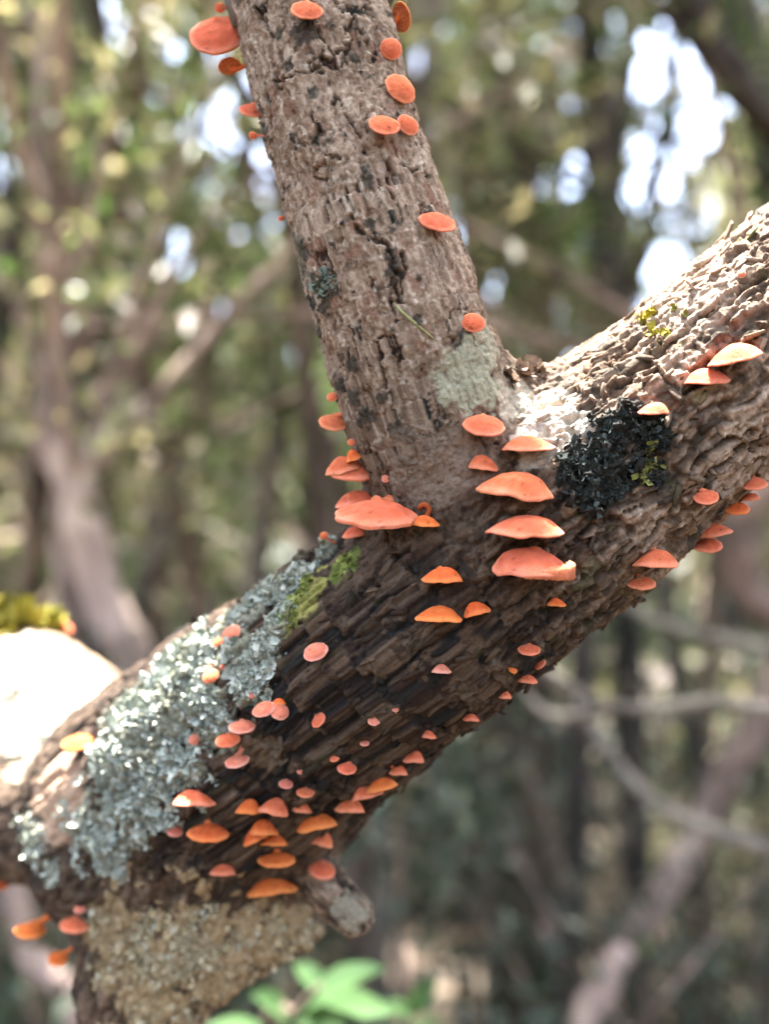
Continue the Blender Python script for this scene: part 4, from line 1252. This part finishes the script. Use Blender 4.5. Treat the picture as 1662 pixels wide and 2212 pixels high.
# ---------------------------------------------------------------- woods behind
MATS = {'pink': M_STEM_PINK, 'brown': M_STEM_BROWN, 'dark': M_STEM_DARK, 'grey': M_STEM_GREY}
def stem_tree(pix, depth, width, col, label, seed, ends='both', crown=True, leaf=None, group=None, twigs=12):
    """a tree seen blurred in the woods: trunk through the given picture points at a distance, carried down to the ground and up to a crown"""
    rng = np.random.default_rng(seed)
    depth *= 1.5
    dz = np.linspace(0, 0.12 * depth * rng.uniform(-1, 1), len(pix))
    pts = [at(x, y, depth + d) for (x, y), d in zip(pix, dz)]
    if pts[0].z < pts[-1].z: pts.reverse()           # first point highest
    w = px(depth, width) / 2
    radii = [w] * len(pts)
    if ends in ('both', 'down'):
        d = (pts[-1] - pts[-2]).normalized()
        lowp = pts[-1]
        drop = lowp.z + 0.12
        hd = Vector((d.x, d.y, 0)) * 0.35 * drop
        mid = lowp + hd * 0.6 + Vector((0, 0, -drop * 0.5)); foot = lowp + hd + Vector((0, 0, -drop))
        pts += [mid, foot]; radii += [w * 1.1, w * 1.45]
    if ends in ('both', 'up'):
        d = (pts[0] - pts[1]).normalized()
        a_ = pts[0]
        top1 = a_ + d * 0.7 + Vector((0, 0, 0.3)); top2 = top1 + Vector((d.x * 0.6 + rng.normal(0, .15), d.y * .6 + rng.normal(0, .15), 1.2))
        pts = [top2, top1] + pts; radii = [w * 0.25, w * 0.75] + radii
    foot = pts[-1]
    root = empty('forest_tree', (foot.x, foot.y, max(0, foot.z + 0.12)))
    tag(root, label, 'tree', group)
    tube_ob('trunk', pts, radii, MATS[col], root, 12, 0.45, seed, 7)
    if crown:
        hi_p = [p for p in pts if p.z > 1.45] or [pts[0]]
        cents = []
        TV, TF = [], []
        for k in range(twigs):
            p = hi_p[rng.integers(len(hi_p))]
            e = p + Vector((rng.normal(0, .45), rng.normal(0, .45), rng.uniform(0.1, 0.9)))
            V, F, Cp = tube([p, p.lerp(e, 0.5) + Vector((0, 0, 0.08)), e], [w * .35, w * .2, 0.003], 5, 0, 0, 3)
            mesh_np('branch', V, np.concatenate([F[:, [0, 1, 2]], F[:, [0, 2, 3]]]), MATS[col], root)
            for j in range(5):
                cents.append(np.array(e) + rng.normal(0, .14, 3))
        crown_leaves('crown', cents, 0.17, 44, 0.036, leaf or (M_LEAF_OLIVE if seed % 2 else M_LEAF), root, seed + 1, both)
    return root

S = stem_tree
S([(10, -100), (30, 120), (85, 420), (120, 640)], 1.7, 62, 'pink', 'pale pink slanting trunk beside a dark trunk in the blurred woods', 1)
S([(120, -60), (95, 250), (55, 480), (5, 640)], 1.4, 62, 'dark', 'dark brown trunk crossing the pale pink slanting trunk', 2)
S([(118, 280), (150, 560), (168, 700), (118, 860), (115, 940), (165, 1060), (205, 1220), (255, 1370), (310, 1520)], 1.15, 84, 'pink', 'crooked pink barked trunk with a kink behind the white limb', 3)
S([(165, 720), (100, 960), (70, 1180), (55, 1420)], 1.35, 50, 'brown', 'brown trunk forking off behind the crooked pink trunk', 4)
S([(300, 760), (350, 1010), (400, 1150), (430, 1300), (480, 1450)], 1.5, 50, 'brown', 'thin brown leaning trunk midway between pink trunk and upright limb', 5)
S([(390, 1020), (340, 1190), (300, 1330)], 2.0, 34, 'grey', 'thin grey stem slanting the other way behind the brown leaning trunk', 6)
S([(1120, 330), (1150, 480), (1185, 600), (1175, 780)], 1.9, 62, 'brown', 'brown mottled trunk seen through the fork', 7)
S([(1270, 100), (1290, 430), (1312, 640), (1290, 800)], 1.5, 46, 'dark', 'straight dark trunk seen through the fork', 8)
S([(1400, 500), (1385, 560), (1365, 640), (1330, 760)], 2.1, 34, 'brown', 'slender brown trunk beside the straight dark trunk', 9)
S([(1465, -40), (1560, 125), (1662, 270), (1850, 450)], 1.0, 74, 'dark', 'thick dark branch slanting down above the rising limb', 10)
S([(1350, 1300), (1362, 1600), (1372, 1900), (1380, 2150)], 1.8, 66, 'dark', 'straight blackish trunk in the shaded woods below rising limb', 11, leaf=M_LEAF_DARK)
S([(1270, 1300), (1246, 1600), (1240, 1800), (1222, 2100)], 1.6, 52, 'grey', 'olive grey upright trunk beside the blackish trunk', 12, leaf=M_LEAF_OLIVE)
S([(1700, 1400), (1560, 1700), (1420, 1950), (1300, 2120)], 1.3, 66, 'pink', 'pinkish trunk leaning steeply across the shaded woods', 13)
S([(1440, 1300), (1480, 1530), (1510, 1750), (1525, 1950)], 1.7, 40, 'grey', 'thin pale trunk crossing behind the fallen branches', 14)
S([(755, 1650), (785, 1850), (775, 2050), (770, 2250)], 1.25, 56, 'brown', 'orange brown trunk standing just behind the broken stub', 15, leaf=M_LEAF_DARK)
S([(900, 1560), (1020, 1830), (1090, 2030), (1130, 2230)], 1.7, 40, 'brown', 'thin brown trunk leaning away from the lower limb', 16)
S([(1690, 880), (1600, 1130), (1625, 1290), (1740, 1450)], 1.1, 90, 'pink', 'reddish pink trunk slanting behind the rising limb underside', 17)
S([(1510, 1700), (1490, 1950), (1480, 2250)], 1.9, 46, 'brown', 'short brown upright trunk among the shaded leaves', 18)
S([(20, 1880), (95, 2090), (165, 2240)], 0.85, 56, 'pink', 'pink trunk leaning below the amber capped knot', 19, crown=False)
S([(1340, 2050), (1300, 2140), (1250, 2260)], 1.2, 56, 'pink', 'pinkish stump like stem at the base of leaning trunk', 20, ends='down', crown=False)
S([(1090, 1450), (1090, 1750), (1120, 2000)], 2.3, 44, 'brown', 'faint brown trunk beyond the thin leaning trunk', 21)
S([(560, 640), (600, 900), (560, 1200)], 2.4, 46, 'grey', 'grey trunk beyond the brown leaning trunk', 22)
S([(300, 100), (290, 500), (330, 900)], 2.6, 60, 'brown', 'brown trunk far behind the dark and pink trunks', 23)
S([(1060, 0), (1000, 300), (1030, 640)], 2.8, 60, 'brown', 'distant brown trunk close beside the upright limb', 24)

# bare branches hanging across the shaded woods
def bare_branch(pix, depth, width, col, label, seed, side=()):
    depth *= 1.4
    pts = [at(x, y, depth + 0.05 * i) for i, (x, y) in enumerate(pix)]
    w = px(depth, width) / 2
    root = empty('bare_branch', pts[0])
    tag(root, label, 'branch')
    tube_ob('branch', pts, [w * (1 - 0.5 * i / (len(pts) - 1)) for i in range(len(pts))], MATS[col], root, 8, 0.15, seed)
    for sp in side:
        sp_ = [at(x, y, depth + 0.04 * i) for i, (x, y) in enumerate(sp)]
        tube_ob('twig', sp_, [w * 0.55] * (len(sp_) - 1) + [w * 0.2], MATS[col], root, 7, 0.1, seed + 1)
bare_branch([(1850, 1560), (1662, 1532), (1550, 1515), (1420, 1528), (1300, 1520), (1190, 1450), (1120, 1400)], 0.75, 40, 'grey', 'pale grey bare branch reaching level behind the lower limb', 40,
            [[(1330, 1522), (1260, 1545), (1180, 1540), (1120, 1480)], [(1420, 1528), (1440, 1580), (1430, 1640)]])
bare_branch([(1750, 1870), (1600, 1812), (1470, 1765), (1380, 1700), (1300, 1600), (1240, 1510)], 0.95, 44, 'grey', 'tan bare branch sagging diagonally under the level branch', 41)
bare_branch([(1850, 1440), (1662, 1400), (1520, 1370), (1400, 1335), (1340, 1290)], 1.0, 36, 'grey', 'thin grey bare branch just below the ragged bark edge', 42)
bare_branch([(1800, 90), (1640, 165), (1540, 215), (1420, 280)], 1.4, 20, 'grey', 'thin grey twig crossing the thick dark branch', 43)
bare_branch([(-80, 960), (130, 1000), (330, 950), (520, 900), (640, 860)], 1.6, 30, 'brown', 'thin brown branch crossing behind the crooked pink trunk', 44)

# leafy sapling below
sap_pts = [at(560, 2330, 0.60), at(640, 2190, 0.59), at(690, 2130, 0.58)]
sap = empty('leafy_sapling', (sap_pts[0].x - 0.05, sap_pts[0].y + 0.05, 0.0))
tag(sap, 'bright green leafy sapling just below the tan ledge', 'sapling')
tube_ob('stem', [Vector((sap.location.x, sap.location.y, -0.05)), sap_pts[0] + Vector((-0.02, 0.02, -0.4)), sap_pts[0], sap_pts[1], sap_pts[2]], [0.006, 0.005, 0.004, 0.003, 0.0015], M_STEM_BROWN, sap, 8)
def big_leaf(parent, a, b, width, seed, mat):
    """one leaf from its stalk end a to its tip b"""
    rng = np.random.default_rng(seed)
    a = np.array(a); b = np.array(b); d = b - a; L = np.linalg.norm(d)
    nn = np.array((0, -0.55, 0.83)) + rng.normal(0, 0.2, 3); s = np.cross(d / L, nn); s /= np.linalg.norm(s); nn = np.cross(s, d / L)
    V = []
    m = 9
    for i in range(m):
        t = i / (m - 1); wd = width * math.sin(math.pi * t ** 0.8) ** 0.8 if 0 < i < m - 1 else 0.0006
        c = a + d * t - nn * L * 0.12 * t * t
        for v in (-1, -0.5, 0, 0.5, 1):
            V.append(c + s * wd * v * 0.5 + nn * abs(v) * wd * 0.16)
    F = [(i * 5 + k, i * 5 + k + 1, (i + 1) * 5 + k + 1, (i + 1) * 5 + k) for i in range(m - 1) for k in range(4)]
    mesh_np('leaf', np.array(V), np.array(F), mat, parent)
for i, (x0, y0, x1, y1, w) in enumerate([(640, 2190, 800, 2065, 88), (650, 2180, 835, 2165, 80), (630, 2200, 560, 2140, 60), (600, 2260, 450, 2205, 90), (640, 2210, 760, 2260, 80), (690, 2130, 640, 2080, 50), (560, 2330, 420, 2290, 80), (600, 2280, 720, 2330, 80)]):
    big_leaf(sap, at(x0, y0, 0.60), at(x1, y1, 0.55 + 0.01 * i), px(0.59, w * 1.15), 60 + i, M_LEAF_BRIGHT)
sap2 = empty('leafy_sapling', (at(900, 2200, 0.75).x, at(900, 2200, 0.75).y + 0.03, 0.0))
tag(sap2, 'dimmer green sapling leaves beyond the bright green sapling', 'sapling')
tube_ob('stem', [Vector((sap2.location.x, sap2.location.y, -0.05)), at(880, 2330, 0.76), at(890, 2190, 0.75)], [0.006, 0.004, 0.002], M_STEM_BROWN, sap2, 8)
for i, (x0, y0, x1, y1, w) in enumerate([(890, 2190, 940, 2110, 50), (890, 2200, 840, 2160, 50), (885, 2230, 960, 2200, 60), (880, 2260, 800, 2230, 60)]):
    big_leaf(sap2, at(x0, y0, 0.75), at(x1, y1, 0.74), px(0.75, w), 80 + i, M_LEAF_BRIGHT)

# random trees that close the woods
rngF = np.random.default_rng(5)
KINDS = [('brown', M_LEAF, 'slender brown forest tree with small green leaves, blurred far back in the woods'),
         ('pink', M_LEAF_OLIVE, 'slender pinkish forest tree with olive leaves, blurred far back in the woods'),
         ('grey', M_LEAF_OLIVE, 'slender grey forest tree with olive leaves, blurred far back in the woods'),
         ('dark', M_LEAF, 'slender dark forest tree with green leaves, blurred far back in the woods')]
def wild_tree(x, y, h, r, kind, seed, per=42, ncl=70, lo=0.25, leaf=0.06):
    rng = np.random.default_rng(seed)
    col, lm, label = KINDS[kind]
    lean = rng.normal(0, 0.10, 2) * h
    wig = rng.normal(0, .05, 5)
    for attempt in range(9):
        pts = [Vector((x + lean[0] * t + wig[i_], y + lean[1] * t, h * t - (0.12 if t == 0 else 0))) for i_, t in enumerate((0, .25, .5, .75, 1))]
        tq = np.array([list(pts[min(int(t * 4), 3)].lerp(pts[min(int(t * 4), 3) + 1], t * 4 - min(int(t * 4), 3))) for t in np.linspace(0, 1, 40)])
        gx_, gy_, gz_ = proj(tq)
        if gz_.min() < 0.5: break
        if not (((gx_ > 1350) & (gx_ < 1590) & (gy_ > 20) & (gy_ < 460)) | ((gx_ > 430) & (gx_ < 600) & (gy_ > 150) & (gy_ < 430))).any() \
           and not (np.hypot(gx_[:, None] - BIG[None, :, 0], gy_[:, None] - BIG[None, :, 1]) < BIG[None, :, 2]).any(): break
        x += 0.07 * y if x > 0 else -0.07 * y      # no trunk stands in the open gaps
    root = empty('forest_tree', (x, y, 0))
    tag(root, label, 'tree', label.split(',')[0].replace('slender ', '') + ' group')
    tube_ob('trunk', pts, [r, r * .85, r * .7, r * .5, r * .15], MATS[col], root, 8, 0.12, seed)
    TV, TF, cents = [], [], []
    for k in range(ncl // 5):
        t = rng.uniform(lo, 1.0); i = min(int(t * 4), 3)
        p = pts[i].lerp(pts[i + 1], t * 4 - i)
        a = rng.uniform(0, 6.28); ln = rng.uniform(0.3, 1.1) * (1.25 - 0.6 * t)
        e = p + Vector((math.cos(a) * ln, math.sin(a) * ln, rng.uniform(0.05, 0.6)))
        V, F, Cp = tube([p, p.lerp(e, .5) + Vector((0, 0, .06)), e], [r * .3, r * .2, .004], 4, 0, 0, 2)
        TF.append(np.concatenate([F[:, [0, 1, 2]], F[:, [0, 2, 3]]]) + sum(len(v) for v in TV)); TV.append(V)
        for j in range(5): cents.append(np.array(p.lerp(e, rng.uniform(.5, 1.1))) + rng.normal(0, .16, 3))
    for k in range(60 if y < 9 and leaf < 0.1 else 0):                      # fine bare twigs
        t = rng.uniform(0.12, 0.9); i = min(int(t * 4), 3)
        p = pts[i].lerp(pts[i + 1], t * 4 - i) + Vector(rng.normal(0, .25, 3))
        e = p + Vector((rng.normal(0, .3), rng.normal(0, .3), rng.uniform(-0.3, 0.7)))
        if not sky_gap(np.array([p, p.lerp(e, .25), p.lerp(e, .5), p.lerp(e, .75), e]), 0.02).all(): continue
        V, F, Cp = tube([p, p.lerp(e, .5) + Vector(rng.normal(0, .05, 3)), e], [.006, .005, .002], 3, 0, 0, 2)
        TF.append(np.concatenate([F[:, [0, 1, 2]], F[:, [0, 2, 3]]]) + sum(len(v) for v in TV)); TV.append(V)
    tag(mesh_np('twigs', np.concatenate(TV), np.concatenate(TF), M_STEM_PINK if kind in (1, 2) else M_STEM_GREY, root), kind='stuff')
    crown_leaves('crown', cents, 0.24, per, leaf, lm, root, seed + 1, both)

i = 0
placed = []
while len(placed) < 84:
    y = rngF.uniform(2.2, 10.5); x = rngF.uniform(-0.62, 0.62) * (y + 2.2)
    if any((x - a) ** 2 + (y - b) ** 2 < 0.55 ** 2 for a, b in placed): continue
    placed.append((x, y))
    wild_tree(x, y, rngF.uniform(4.0, 7.0), rngF.uniform(0.02, 0.05), int(rngF.integers(4)), 1000 + len(placed) * 7, ncl=60 if y < 6 else 90, leaf=0.046 if y < 5 else 0.075, lo=0.30, per=40)
for (x, y) in ((-2.2, 0.3), (2.4, 0.6), (-2.6, -1.6), (2.9, -1.2), (0.9, -3.0), (-1.2, -3.6), (3.5, 2.0), (-3.6, 1.8), (-1.6, 1.2), (1.9, 1.5), (-0.8, -1.4), (0.7, -1.7), (-1.9, -0.7), (1.7, -0.3), (0.1, -2.4), (-3.0, -0.6), (2.4, -2.4), (-2.2, -2.9), (1.2, 0.9), (-1.1, 0.6)):
    placed.append((x, y))
    wild_tree(x, y, rngF.uniform(4.5, 6.5), 0.04, int(rngF.integers(4)), 3000 + len(placed) * 7, ncl=70, lo=0.4)

KINDS[0] = ('brown', M_LEAF, 'tall brown forest tree closing the far edge of the woods')
KINDS[2] = ('grey', M_LEAF_OLIVE, 'tall grey forest tree closing the far edge of the woods')
for k in range(34):
    x = -9 + 18 * (k % 17) / 16 + rngF.uniform(-.4, .4); y = 11.5 + 2.2 * (k // 17) + rngF.uniform(-.5, .5)
    wild_tree(x, y, rngF.uniform(6.5, 9.0), 0.07, (0, 2)[k % 2], 8000 + 5 * k, per=46, ncl=120, lo=0.08, leaf=0.18)
KINDS[3] = ('dark', M_LEAF, 'tall dark canopy tree rising over the woods')
for k, (x, y) in enumerate(((1.3, 2.4), (2.6, 3.4), (0.6, 4.4), (2.0, 5.4), (3.8, 4.6), (4.4, 6.4), (0.2, 6.6), (2.9, 7.4), (-0.9, 3.2), (5.4, 8.0), (1.0, 8.6), (-2.4, 5.4), (3.2, 1.6))):
    wild_tree(x, y, rngF.uniform(7.5, 9.5), 0.06, 3, 9000 + 5 * k, per=40, ncl=90, lo=0.52, leaf=0.12)
# understorey shrubs
def shrub(x, y, h, r, mat, label, seed, n=26, per=40, leaf=0.045):
    rng = np.random.default_rng(seed)
    root = empty('undergrowth_shrub', (x, y, 0))
    tag(root, label, 'shrub', 'undergrowth shrubs ' + mat.name.split('_')[1])
    TV, TF, cents = [], [], []
    for k in range(7):
        e = Vector((x + rng.normal(0, r * .5), y + rng.normal(0, r * .5), h * rng.uniform(.6, 1.05)))
        V, F, Cp = tube([Vector((x, y, -.06)), Vector((x, y, 0)).lerp(e, .5) + Vector((0, 0, h * .1)), e], [.008, .006, .003], 5, 0, 0, 3)
        TF.append(np.concatenate([F[:, [0, 1, 2]], F[:, [0, 2, 3]]]) + sum(len(v) for v in TV)); TV.append(V)
        for j in range(n // 7 + 1): cents.append(np.array(Vector((x, y, 0)).lerp(e, rng.uniform(.35, 1.0))) + rng.normal(0, r * .25, 3))
    tag(mesh_np('stems', np.concatenate(TV), np.concatenate(TF), M_STEM_BROWN, root), kind='stuff')
    crown_leaves('foliage', cents, r * 0.4, per, leaf, mat, root, seed + 1, both)
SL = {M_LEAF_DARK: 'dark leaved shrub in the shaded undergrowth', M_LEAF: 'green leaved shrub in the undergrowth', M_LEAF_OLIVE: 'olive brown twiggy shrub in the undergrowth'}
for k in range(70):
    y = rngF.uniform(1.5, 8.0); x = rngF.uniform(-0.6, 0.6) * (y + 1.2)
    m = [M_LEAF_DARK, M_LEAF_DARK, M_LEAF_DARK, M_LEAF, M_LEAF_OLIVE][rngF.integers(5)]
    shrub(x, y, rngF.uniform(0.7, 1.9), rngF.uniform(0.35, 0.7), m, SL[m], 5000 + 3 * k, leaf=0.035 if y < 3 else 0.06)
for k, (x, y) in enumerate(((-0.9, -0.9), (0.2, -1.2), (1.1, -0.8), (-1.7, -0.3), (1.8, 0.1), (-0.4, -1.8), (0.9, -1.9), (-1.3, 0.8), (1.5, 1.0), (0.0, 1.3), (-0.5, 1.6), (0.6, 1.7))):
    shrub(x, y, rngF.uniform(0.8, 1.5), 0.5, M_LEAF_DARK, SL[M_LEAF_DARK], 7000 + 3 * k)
